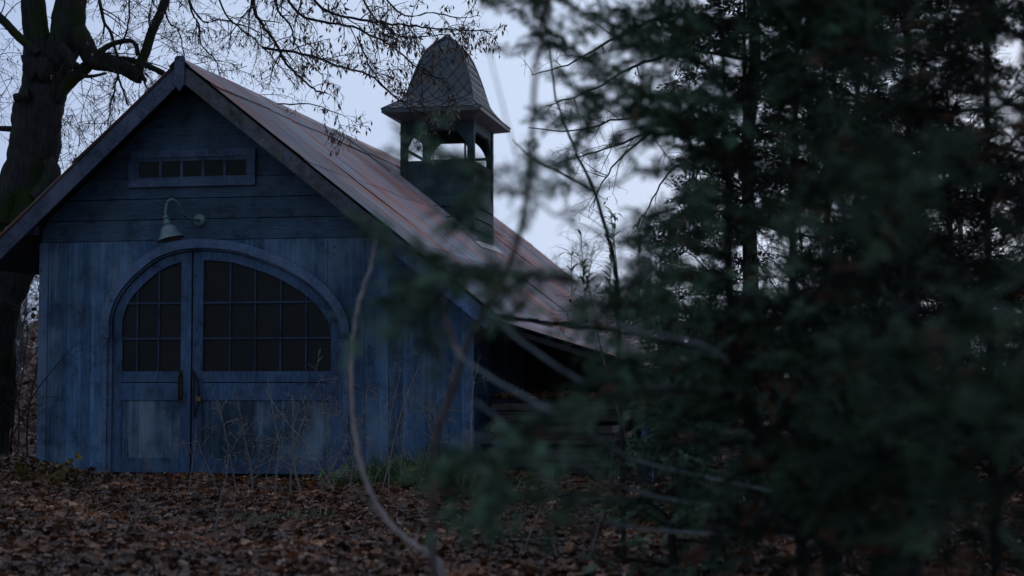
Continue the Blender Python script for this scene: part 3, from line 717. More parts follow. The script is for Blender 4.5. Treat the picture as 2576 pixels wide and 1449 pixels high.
# ------------------------------------------------------------------ stacked boards in the lean-to
def litter_tpl():
    o = np.array([(0, -0.55), (0.25, -0.35), (0.52, -0.38), (0.40, -0.05), (0.56, 0.22), (0.24, 0.26), (0.02, 0.62), (-0.22, 0.28), (-0.55, 0.26), (-0.40, -0.02), (-0.5, -0.36), (-0.22, -0.34)])
    return o
OUT = litter_tpl()
def leaf_template(curl, fold):
    o = OUT[::2] if fold > 0.5 else OUT
    v = [(0, 0, 0)]+[(x, y, curl*(x*x+y*y)+0.35*abs(x)*fold) for x, y in o]; k = len(o)
    return np.array(v), [(0, 1+i, 1+(i+1) % k) for i in range(k)]
def rotmats(n, tilt, r):
    a = r.uniform(0, 2*pi, n); b = r.normal(0, tilt, n); c = r.normal(0, tilt, n)
    ca, sa, cb_, sb, cc, s_c = np.cos(a), np.sin(a), np.cos(b), np.sin(b), np.cos(c), np.sin(c)
    Rz = np.zeros((n, 3, 3)); Rz[:, 0, 0] = ca; Rz[:, 0, 1] = -sa; Rz[:, 1, 0] = sa; Rz[:, 1, 1] = ca; Rz[:, 2, 2] = 1
    Rx = np.zeros((n, 3, 3)); Rx[:, 0, 0] = 1; Rx[:, 1, 1] = cb_; Rx[:, 1, 2] = -sb; Rx[:, 2, 1] = sb; Rx[:, 2, 2] = cb_
    Ry_ = np.zeros((n, 3, 3)); Ry_[:, 1, 1] = 1; Ry_[:, 0, 0] = cc; Ry_[:, 0, 2] = s_c; Ry_[:, 2, 0] = -s_c; Ry_[:, 2, 2] = cc
    return Rx@Ry_@Rz
bz = 0.10
for k in range(9):
    yb = 0.35+rng.uniform(-0.06, 0.06); x0 = WX1+0.10+rng.uniform(0, 0.12); wdt = rng.uniform(1.15, 1.5); th_ = rng.uniform(0.045, 0.08)
    b = MB(); a = radians(rng.uniform(-3, 3)); M_ = [[cos(a), -sin(a), 0], [sin(a), cos(a), 0], [0, 0, 1]]
    b.box(0, wdt, 0, 0.9+rng.uniform(-.2, .2), 0, th_, rng.random(), M_, (x0, yb, bz))
    o = b.build('stacked_board', M_log)
    tag(o, ['lowest', 'second lowest', 'third lowest', 'fourth lowest', 'middle', 'fourth highest', 'third highest', 'second highest', 'topmost leaf covered'][k]+' grey board in the stack of old planks under the lean-to', 'board', 'boards stacked under the lean-to')
    bz += th_+0.004+(0.05 if k % 3 == 2 else 0)
    if k % 3 == 2 and k < 8:
        pass
for kx in (0.15, 1.0):
    for kz in (0,):
        pass
lf = MB(); n = 260; tpl, ft = leaf_template(0.4, 0.2)
pos = np.stack([nr.uniform(WX1+0.15, WX1+1.5, n), nr.uniform(0.25, 1.1, n), nr.uniform(bz+0.0, bz+0.05, n)], 1)
lf.scatter(tpl, ft, pos, rotmats(n, 0.4, nr)*nr.uniform(0.06, 0.11, n)[:, None, None], nr.uniform(0.1, 0.9, n))
tag(lf.build('dry_leaves', M_litter), 'dry brown leaves fallen on the board stack under the lean-to', kind='stuff')

# ------------------------------------------------------------------ fallen leaves
def inframe(x, y, margin=500):
    p = np.stack([x, y, np.zeros_like(x)], -1)-CAM; zc = p@FW; u = CX+F*(p@RT)/zc
    return (zc > 5) & (u > -margin) & (u < 2576+margin)
lm = MB()
for t_i, (curl, fold) in enumerate(((0.35, 0.2), (-0.3, 0.4), (0.6, 0.7), (0.1, 0.8), (0.9, 0.1))):
    n = 34000; x = nr.uniform(-6.5, 13, n); y = -10.5+11.5*nr.random(n)**0.85*1.0
    k = inframe(x, y, 900) & ~((x > WX0+0.05) & (x < WX1-0.02) & (y > -0.02)); x = x[k]; y = y[k]; n = len(x)
    h = gh(x, y)+nr.uniform(0.0, 0.028, n)
    tpl, ft = leaf_template(curl, fold)
    lm.scatter(tpl, ft, np.stack([x, y, h+0.008], 1), rotmats(n, 0.42, nr)*(nr.uniform(0.03, 0.075, n)*np.where(nr.random(n) < 0.1, 1.35, 1))[:, None, None], nr.beta(1.6, 2.0, n))
x = nr.uniform(-7, 22, 16000); y = nr.uniform(1, 22, 16000)
k = inframe(x, y) & ~((x > WX0-0.05) & (x < XN) & (y < YB)); x = x[k]; y = y[k]; n = len(x); tpl, ft = leaf_template(0.3, 0.8)
lm.scatter(tpl, ft, np.stack([x, y, gh(x, y)+0.02], 1), rotmats(n, 0.4, nr)*nr.uniform(0.07, 0.12, n)[:, None, None], nr.beta(1.6, 2.0, n))
tag(lm.build('leaf_litter', M_litter), 'brown and rust coloured fallen leaves carpeting the ground', kind='stuff')

# ------------------------------------------------------------------ branches
def path(p, d, L, n, r, wander=0.25, droop=0.0):
    pts = [np.asarray(p, float)]; d = np.asarray(d, float); d = d/(np.linalg.norm(d)+1e-9)
    for _ in range(n):
        d = d+r.normal(0, wander, 3)*0.5+np.array([0, 0, -droop]); d /= np.linalg.norm(d); pts.append(pts[-1]+d*L/n)
    return np.array(pts)
def sprout(mb, pts, r0, dens, length, level, r, droop=0.05, tips=None, spread=1.0, start=0.1, minr=0.0022, tone_=0.5, side=None, sides=4):
    seg = np.linalg.norm(np.diff(pts, axis=0), axis=1); tot = seg.sum(); cnt = r.poisson(max(0.4, dens*tot)); cum = np.concatenate([[0], np.cumsum(seg)])
    for _ in range(cnt):
        s = r.uniform(start, 1)*tot; i = min(len(seg)-1, int(np.searchsorted(cum, s)-1)); i = max(i, 0); f = (s-cum[i])/seg[i]
        p = pts[i]*(1-f)+pts[i+1]*f; t = (pts[i+1]-pts[i])/seg[i]
        q = r.normal(0, 1, 3); q -= t*(q@t); q /= np.linalg.norm(q)+1e-9
        if side is not None: q = q+np.asarray(side); q /= np.linalg.norm(q)
        L = length*r.uniform(0.45, 1.25)*(1-0.45*s/tot); d = t*r.uniform(0.35, 0.9)+q*spread
        n = 6 if level > 0 else 4; ch = path(p, d, L, n, r, 0.22, droop)
        rr = max(minr, r0*(1-0.6*s/tot)*0.55)
        mb.tube(ch, np.linspace(rr, max(minr*0.7, rr*0.35), n+1), sides if level > 0 else 3, tone_)
        if level > 0: sprout(mb, ch, rr, dens*1.5, length*0.48, level-1, r, droop, tips, spread, 0.12, minr, tone_, None, sides)
        elif tips is not None: tips.append(ch[-1]); tips.append(ch[2])
def trunk_mesh(mb, pts, rads, n=22, amp=0.12, seed=1, k=6):
    pr = catmull([list(p)+[r_] for p, r_ in zip(pts, rads)], k); v = mb.tube(pr[:, :3], pr[:, 3], n, 0.5)
    m_, n_ = v.shape[:2]; i = np.arange(m_)[:, None]; j = np.arange(n_)[None]; a = j*2*pi/n_
    d = amp*(0.5*np.sin(3*a+i*0.35+seed)+0.35*np.sin(5*a-i*0.5+2*seed)+0.35*np.sin(2*a+i*1.1)*np.sin(i*0.8+seed)+0.18*np.sin(11*a+0.3*i))
    v2 = pr[:, None, :3]+(v-pr[:, None, :3])*(1+d)[..., None]; mb.V[-1] = v2.reshape(-1, 3)
    return pr
def bracts(tips, r, frac, ln, mb, hang=True):
    tp = np.array(tips); tp = tp[r.random(len(tp)) < frac]; n = len(tp)
    if n == 0: return
    T = np.array([(0, 0, 0), (0.17, 0.02, -0.45), (0, 0.05, -1), (-0.17, -0.02, -0.45)]); R = rotmats(n, 0.45, r)*r.uniform(0.6, 1.3, n)[:, None, None]*ln
    mb.scatter(T, [(0, 1, 2, 3)], tp, R, r.uniform(0, 1, n))

# big old tree behind the left corner of the shed
TD = 21.5
def TW(u, v, d=TD): return W(u, v, d)
base = TW(-70, 1180); base[2] = -0.1
tree = thing('old_linden_tree', 'massive old tree with mossy forked trunk leaning behind the left end of the shed', 'tree', base)
S_ = TD/F
tm = MB()
trunk_mesh(tm, [base, TW(-52, 1060), TW(-30, 850), TW(8, 700), TW(40, 560), TW(66, 440), TW(92, 330), TW(108, 230), TW(118, 150)],
           [95*S_, 76*S_, 68*S_, 64*S_, 70*S_, 60*S_, 60*S_, 58*S_, 56*S_], 30, 0.15, 1, 9)
trunk_mesh(tm, [TW(100, 215), TW(96, 130), TW(88, 60), TW(80, -30), TW(60, -160), TW(20, -330)], [40*S_, 37*S_, 31*S_, 28*S_, 24*S_, 18*S_], 16, 0.10, 2)
trunk_mesh(tm, [TW(118, 225), TW(148, 140), TW(172, 75), TW(182, 0), TW(205, -130), TW(260, -300)], [38*S_, 42*S_, 44*S_, 36*S_, 28*S_, 20*S_], 16, 0.12, 3)
tm.build('trunk', M_bark, tree, True)
r = np.random.default_rng(11); tips = []
limbs = [
 ([(190, 75), (213, 112), (240, 150), (285, 163), (325, 177), (352, 194), (362, 190)], 27, 14, TD-0.2),
 ([(345, 190), (352, 165), (366, 130), (382, 80), (405, 30), (430, -40), (470, -120), (560, -190)], 13, 10, TD-0.2),
 ([(140, 250), (162, 215), (199, 185), (232, 155)], 22, 13, TD-0.1),
 ([(200, 190), (230, 192), (268, 184)], 6, 3, TD-0.3),
 ([(245, 135), (285, 110), (325, 102), (340, 112), (345, 140)], 7.5, 4, TD-0.4),
 ([(290, 150), (330, 152), (365, 163), (412, 186), (440, 215)], 9, 7, TD+0.3),
 ([(95, 135), (74, 116), (40, 84), (5, 50), (-60, -10)], 11, 10, TD-0.3),
 ([(75, 235), (55, 243), (36, 246)], 13, 11, TD-0.35),
 ([(30, 325), (5, 323), (-40, 322)], 8, 6, TD),
 ([(150, 120), (170, 140), (185, 165), (192, 155)], 16, 9, TD-0.5),
 ([(120, 400), (132, 430), (118, 470), (95, 500)], 14, 30, TD-0.25),
 ([(20, 480), (5, 520), (0, 560)], 22, 30, TD-0.3),
 ([(120, 150), (100, 190), (80, 160)], 20, 26, TD-0.3),
]
paths = []
for pts, r0, r1, d in limbs:
    lmb = MB()
    q = [TW(u, v, d) for u, v in pts]; rs = np.linspace(r0, r1, len(q))*S_
    pr = trunk_mesh(lmb, q, rs, 12, 0.14, len(paths)); paths.append((pr[:, :3], pr[:, 3])); lmb.build('limb', M_bark, tree, True)
tw = MB()
# overhead limbs, above the picture, spreading over the roof
over = [
 ([(190, -60, TD), (340, -150, 21), (600, -190, 20), (900, -190, 19.2), (1200, -130, 18.8)], 0.10, 0.045),
 ([(210, -130, TD), (420, -260, 21.5), (700, -330, 22), (1000, -300, 22.5)], 0.09, 0.04),
 ([(60, -100, TD), (-40, -160, 20.5), (-200, -200, 20)], 0.08, 0.04),
]
for pts, r0, r1 in over:
    q = catmull([TW(u, v, d) for u, v, d in pts], 6); tw.tube(q, np.linspace(r0, r1, len(q)), 8); paths.append((q, np.linspace(r0, r1, len(q))))
# traced hanging boughs
hang = [
 ([(255, 30, 21), (275, 75, 21), (290, 120, 21), (297, 190, 21), (310, 230, 21), (322, 265, 21)], 5, 2.5),
 ([(297, 190, 21), (285, 240, 21), (270, 315, 21)], 3, 1.5),
 ([(325, 30, 21.3), (320, 70, 21.3), (300, 125, 21.3)], 3, 2),
 ([(345, 110, 21), (362, 200, 21.2), (372, 230, 21.2)], 3.5, 2),
 ([(640, 20, 19.5), (660, 62, 19.5), (695, 110, 19.5), (720, 160, 19.6), (755, 195, 19.6), (790, 225, 19.6), (820, 235, 19.6)], 5.5, 2),
 ([(700, 25, 19), (728, 60, 19), (745, 110, 19), (770, 150, 19), (812, 190, 19)], 3.5, 1.3),
 ([(740, 22, 18.6), (800, 52, 18.6), (870, 65, 18.6), (960, 100, 18.6), (1010, 135, 18.6), (1060, 180, 18.6), (1120, 200, 18.6)], 4, 1.3),
 ([(810, 20, 18.2), (905, 48, 18.2), (985, 60, 18.2), (1060, 68, 18.2), (1150, 76, 18.2), (1240, 78, 18.2)], 4, 1.2),
 ([(930, 30, 18.4), (985, 75, 18.4), (1010, 92, 18.4), (1090, 90, 18.4), (1180, 84, 18.4)], 3, 1.2),
 ([(660, 120, 19), (760, 135, 19), (850, 165, 19), (930, 190, 19), (1000, 250, 19), (1060, 285, 19), (1130, 290, 19)], 3.5, 1.2),
 ([(900, 95, 18.6), (935, 175, 18.6), (990, 240, 18.6), (1050, 270, 18.6)], 2.5, 1),
 ([(480, 25, 20), (500, 60, 20), (505, 110, 20), (540, 150, 20), (555, 190, 20)], 3, 1.2),
 ([(420, 40, 20.5), (450, 80, 20.5), (463, 140, 20.5)], 3, 1.5),
 ([(560, 20, 20), (590, 60, 20), (640, 100, 20), (690, 150, 20), (740, 215, 20)], 3, 1.2),
 ([(500, 45, 20), (560, 50, 20), (640, 75, 20), (700, 120, 20)], 3, 1.2),
 ([(700, 262, 19.5), (780, 262, 19.5), (860, 290, 19.5)], 2, 1),
 ([(1000, 30, 18), (1090, 32, 18), (1160, 45, 18), (1210, 40, 18)], 2.5, 1),
]
for pts, r0, r1 in hang:
    if pts[0][1] < 60:
        (u0_, v0_, d0_), (u1_, v1_, d1_) = pts[0], pts[1]; k_ = min(1.5, (v0_+110)/max(6, v1_-v0_)); pts = [(u0_-(u1_-u0_)*k_*0.7, -110, d0_)]+pts
    q = catmull([TW(u, v, d) for u, v, d in pts], 5); q = q+r.normal(0, 0.006, q.shape); rs = np.linspace(r0, r1, len(q))*20/F
    tw.tube(q, rs, 6, 0.4); sprout(tw, q, rs[0], 7.5, 0.62, 2, r, 0.10, tips, 0.9, 0.02, 0.0028, 0.4)
for i_, (q, rs) in enumerate(paths):
    if i_ in (2, 7, 10, 11, 12): continue
    L = 1.1 if i_ >= len(limbs) else 0.7
    sprout(tw, q, min(0.03, rs[0]*0.5), 4.0 if i_ >= len(limbs) else 3.4, L, 2, r, 0.14 if i_ >= len(limbs) else 0.06, tips, 1.0, 0.15, 0.0030, 0.4, (0, 0, -0.5) if i_ >= len(limbs) else None)
# fine haze of twigs round the trunk
for (u, v, d, n, L) in ((20, 180, 22, 9, 1.0), (230, 330, 22.3, 12, 1.0), (210, 420, 22.3, 8, 0.8), (20, 90, 22.5, 8, 1.0), (440, 120, 22, 8, 0.9), (330, 60, 22, 8, 1.0), (560, 200, 21, 6, 0.7), (240, 240, 22.5, 10, 0.9)):
    for _ in range(n):
        p = TW(u+r.uniform(-90, 90), v+r.uniform(-70, 70), d); q = path(p, (r.normal(), r.normal()*0.5, r.uniform(-1, 0.2)), L, 7, r, 0.25, 0.05)
        tw.tube(q, np.linspace(0.006, 0.003, len(q)), 3, 0.4); sprout(tw, q, 0.006, 6.5, 0.5, 1, r, 0.06, tips, 1.0, 0.05, 0.0028, 0.4)
tw.build('twigs', M_twig, tree)
bm_ = MB(); bracts(tips, r, 0.16, 0.06, bm_)
selt = [p for p in tips if (p[0] > 1.2)]
if selt: bracts(selt, r, 0.45, 0.075, bm_); 
bm_.build('dry_bracts', M_bract, tree)

# right-hand bare tree behind the shed, its boughs drooping left
rt = thing('bare_tree', 'bare dark tree whose long boughs droop toward the bell tower from the right', 'tree', (*W(1900, 1000, 25)[:2], 0))
rm = MB(); tb = W(1900, 1000, 25); tb[2] = -0.1
trunk_mesh(rm, [tb, W(1890, 700, 25), W(1880, 400, 25), W(1900, 150, 25), W(1880, -100, 25), W(1860, -300, 25)], [0.13, 0.11, 0.10, 0.09, 0.08, 0.06], 12, 0.1, 4); rm.build('trunk', M_bark, rt, True)
rm = MB(); rtips = []
for pts, r0 in (([(1890, 150, 25), (1750, 130, 24), (1640, 150, 23), (1560, 185, 22.5), (1480, 230, 22), (1370, 270, 22)], 6), ([(1890, 60, 25), (1700, 40, 24), (1560, 90, 23), (1450, 150, 22.5), (1340, 190, 22)], 6),
                ([(1880, 330, 25), (1760, 280, 24), (1680, 300, 23), (1620, 345, 22.5), (1540, 420, 22), (1490, 520, 22)], 6), ([(1690, 290, 23), (1560, 300, 22.5), (1440, 330, 22), (1330, 320, 22)], 3.5),
                ([(1640, 330, 23), (1540, 370, 22.5), (1440, 400, 22), (1370, 420, 22)], 3), ([(1900, 500, 25), (1800, 440, 24), (1700, 420, 23), (1640, 500, 23), (1600, 600, 23)], 5),
                ([(1890, -60, 25), (2100, -60, 24), (2300, 60, 24), (2500, 160, 24)], 7), ([(1890, 200, 25), (2050, 210, 24), (2250, 280, 24), (2480, 400, 24)], 6), ([(1895, 560, 25), (2050, 600, 24), (2200, 640, 24)], 5)):
    q = catmull([W(*p) for p in pts], 5); q = q+r.normal(0, 0.01, q.shape); rs = np.linspace(r0, 1.3, len(q))*22/F; rm.tube(q, rs, 6, 0.4)
    sprout(rm, q, rs[0], 3.0, 0.8, 2, r, 0.05, rtips, 0.9, 0.1, 0.0028, 0.4)
rm.build('twigs', M_twig, rt)
bm_ = MB(); bracts(rtips, r, 0.15, 0.06, bm_); bm_.build('dry_bracts', M_bract, rt)

# background bare trees: three kinds built once, then copied
def bare(seed, h, mat, droop=-0.02):
    r = np.random.default_rng(seed); t = thing('bare_woodland_tree', 'thin bare grey tree in the wood behind the shed', 'tree', (0, 0, 0), 'bare trees in the wood behind the shed')
    m = MB(); q = path((0, 0, -0.1), (r.normal(0, 0.08), r.normal(0, 0.08), 1), h, 9, r, 0.12, -0.05); rs = np.linspace(h*0.014, h*0.003, len(q)); m.tube(q, rs, 7, 0.6); m.build('trunk', mat, t, True)
    m = MB(); sprout(m, q, h*0.009, 26/h, h*0.36, 2, r, droop, None, 0.8, 0.18, 0.006, 0.6, (0, 0, 0.4), 3); m.build('branches', mat, t); return t
protos = [bare(21, 7, M_farbark), bare(22, 9, M_farbark), bare(23, 6, M_farbark, 0.06)]
def copy_thing(o):
    c = o.copy(); col.objects.link(c)
    for ch in list(o.children):
        d = ch.copy(); col.objects.link(d); d.parent = c
        for g_ in list(ch.children):
            e_ = g_.copy(); col.objects.link(e_); e_.parent = d
    return c
spots = []
rs_ = random.Random(3)
for k in range(9): spots.append((rs_.uniform(-60, 110), rs_.uniform(33, 60), rs_.uniform(0.5, 0.8)))
for k in range(6): spots.append((rs_.uniform(1240, 1700), rs_.uniform(40, 60), rs_.uniform(0.4, 0.75)))
for k in range(14): spots.append((rs_.uniform(1700, 2700), rs_.uniform(28, 60), rs_.uniform(0.6, 1.1)))
for k, (u, d, s) in enumerate(spots):
    o = protos[k] if k < 3 else copy_thing(protos[k % 3]); p = W(u, 950, d)
    o.location = (float(p[0]), float(p[1]), float(gh(p[0], p[1]))-0.05); o.scale = (s, s, s); o.rotation_euler = (0, 0, rs_.uniform(0, 6.28))

# far wood: hazy mass of twigs, brush and dead scrub
r = np.random.default_rng(5)
fm = MB()
for (u0, u1, d0, d1, cnt, hmax) in ((-250, 1300, 45, 90, 260, 4.2), (1250, 2800, 45, 90, 260, 4.2)):
    for _ in range(cnt):
        d = r.uniform(d0, d1); p = W(r.uniform(u0, u1), 950, d); p[2] = gh(p[0], p[1])-0.2
        h = hmax*r.uniform(0.5, 1.1); q = path(p, (r.normal(0, 0.15), 0, 1), h, 6, r, 0.15, -0.03); fm.tube(q, np.linspace(0.05, 0.015, 7), 3, r.random())
        sprout(fm, q, 0.03, 3, h*0.3, 1, r, -0.03, None, 0.7, 0.1, 0.012, r.random(), (0, 0, 0.5), 3)
tag(fm.build('distant_wood', M_farbark), 'hazy bare wood along the horizon behind the shed', kind='stuff')
sm = MB(); n = 26000
T = np.array([(0, 0, -0.5), (0.35, 0.1, 0), (0, 0, 0.5), (-0.35, -0.1, 0)])
uu = np.concatenate([r.uniform(-150, 120, 6000), r.uniform(1300, 2700, n-6000)]); dd = np.concatenate([r.uniform(24, 42, 6000), r.uniform(26, 46, n-6000)])
pp = CAM+(FW[None]+RT[None]*((uu-CX)/F)[:, None])*dd[:, None]; hz_ = np.abs(np.sin(uu*0.021)+np.sin(uu*0.057+2))*0.45+0.5
pp[:, 2] = gh(pp[:, 0], pp[:, 1])+r.random(n)**1.3*hz_*np.where(uu < 200, 1.9, 1.3)
sm.scatter(T, [(0, 1, 2, 3)], pp, rotmats(n, 1.0, r)*r.uniform(0.06, 0.16, n)[:, None, None], r.random(n))
tag(sm.build('russet_brush', M_scrub), 'russet dead brush and dry grass beyond the shed', kind='stuff')

# ------------------------------------------------------------------ conifers
def spray_template(r, n=11, L=1.0):
    V = []; Fq = []
    def blade(p, d, l, w, up_):
        p = np.array(p, float); d = np.array(d, float); d /= np.linalg.norm(d); s = np.cross(d, up_); s /= np.linalg.norm(s)+1e-9
        b = len(V); V.extend([p-s*w*0.4, p+d*l*0.55-s*w, p+d*l, p+d*l*0.55+s*w]); Fq.append((b, b+1, b+2, b+3))
    up_ = np.array([0, 0, 1.0])
    for k in range(n):
        t = (k+0.5)/n; p = np.array([t*L, 0, 0.06*sin(t*3)]); s = 1 if k % 2 else -1
        l = 0.42*L*(1-t*0.75)*r.uniform(0.75, 1.2); d = np.array([0.75, s*0.75, r.uniform(-0.25, 0.2)])
        blade(p, d, l, 0.040*L, up_+r.normal(0, 0.3, 3))
        dn_ = d/np.linalg.norm(d)
        for q in (0.3, 0.6, 0.85):
            for s2 in (-1, 1):
                dd = dn_+s2*0.7*np.cross(dn_, up_)+np.array([0, 0, r.uniform(-0.3, 0.3)])
                blade(p+dn_*l*q, dd, l*0.42*(1.2-q), 0.036*L, up_+r.normal(0, 0.4, 3))
    blade((0.0, 0, 0), (1, 0, 0), L, 0.018*L, up_); blade((L*0.9, 0, 0), (1, 0.1, 0), 0.18*L, 0.03*L, up_)
    return np.array(V), Fq
rc_ = np.random.default_rng(31); SPR = [spray_template(rc_) for _ in range(4)]
def dirmats(D, roll, up_=(0, 0, 1)):
    D = D/np.linalg.norm(D, axis=1)[:, None]; U = np.broadcast_to(np.array(up_, float), D.shape)
    Yv = np.cross(U, D); Yv /= np.linalg.norm(Yv, axis=1)[:, None]+1e-9; Zv = np.cross(D, Yv)
    c, s = np.cos(roll)[:, None], np.sin(roll)[:, None]; Y2 = Yv*c+Zv*s; Z2 = -Yv*s+Zv*c
    return np.stack([D, Y2, Z2], -1)
def dress(mb, pts, r, per_m, size, start=0.15, dead=0.05, tonebase=0.45, twig=None):
    """sprays along a branch"""
    seg = np.linalg.norm(np.diff(pts, axis=0), axis=1); tot = seg.sum(); cum = np.concatenate([[0], np.cumsum(seg)]); n = max(2, int(per_m*tot*(1-start)))
    s = r.uniform(start, 1, n)*tot; s[-1] = tot; s[0] = tot*0.97
    p = np.stack([np.interp(s, cum, pts[:, k]) for k in range(3)], 1)
    i = np.clip(np.searchsorted(cum, s)-1, 0, len(seg)-1); t = (pts[i+1]-pts[i])/seg[i][:, None]
    q = r.normal(0, 1, (n, 3)); q[:, 2] *= 0.35; q[:, 2] -= 0.1
    D = t*r.uniform(0.5, 1.1, (n, 1))+q*0.6
    R = dirmats(D, r.normal(0, 0.7, n))*(size*r.uniform(0.6, 1.3, n))[:, None, None]
    tn = np.clip(r.normal(tonebase, 0.18, n), 0, 0.9); dd = r.random(n) < dead; tn[dd] = r.uniform(0.95, 1, dd.sum())
    kk = r.integers(0, 4, n)
    for k in range(4):
        m_ = kk == k
        if m_.any(): mb.scatter(SPR[k][0], SPR[k][1], p[m_], R[m_], tn[m_])
def conifer(base, h, rad, nb, seed, label, lean=(0, 0), size=0.30, per_m=16, dead=0.05, tr=0.035, zmin=0.08, name='juniper_tree', shape=0.8, sub=2, tb=0.45, group=None, bark=None, tp=None, extra=None, leaf=None):
    r = np.random.default_rng(seed); b = np.asarray(base, float)
    t = thing(name, label, 'tree', b, group)
    m = MB()
    if tp is None: tp = catmull([b, b+np.array([lean[0]*0.2+r.normal(0, 0.04), lean[1]*0.2, h*0.3]), b+np.array([lean[0]*0.6, lean[1]*0.6, h*0.65]), b+np.array([lean[0], lean[1], h])], 6)
    m.tube(tp, np.linspace(tr, tr*0.2, len(tp)), 8, 0.4); m.build('trunk', bark or M_stemdark, t, True)
    wood = MB(); cr = MB()
    for k in range(nb):
        f = zmin+(1-zmin)*(k+r.random())/nb; j = f*(len(tp)-1); i = int(min(j, len(tp)-2)); p = tp[i]*(1-(j-i))+tp[i+1]*(j-i)
        a = r.uniform(0, 2*pi); L = rad*(1-f**1.5*shape)*r.uniform(0.55, 1.15)
        q = path(p, (cos(a), sin(a), r.uniform(-0.2, 0.9)), L, 6, r, 0.26, 0.08)
        wood.tube(q, np.linspace(tr*0.35, 0.003, len(q)), 4, 0.5); dress(cr, q, r, per_m, size, 0.0, dead, tb+r.normal(0, 0.12))
        for _ in range(sub):
            w = r.integers(1, 5); d = (q[w+1]-q[w]); d /= np.linalg.norm(d); q2 = path(q[w], d+r.normal(0, 0.6, 3)*np.array([1, 1, 0.5]), L*r.uniform(0.3, 0.55), 4, r, 0.2, 0.05)
            wood.tube(q2, np.linspace(tr*0.18, 0.002, len(q2)), 3, 0.5); dress(cr, q2, r, per_m, size*0.9, 0.0, dead, tb+r.normal(0, 0.12))
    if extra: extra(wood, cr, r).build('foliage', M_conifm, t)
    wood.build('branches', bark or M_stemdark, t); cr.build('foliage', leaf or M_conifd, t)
    return t
def gb_(u, d):
    p = W(u, 950, d); p[2] = gh(p[0], p[1])-0.03; return p
M_stemnear = bark_mat('dark_juniper_bark', (0.020, 0.017, 0.017), (0.045, 0.038, 0.036), None, (8, 8, 2))
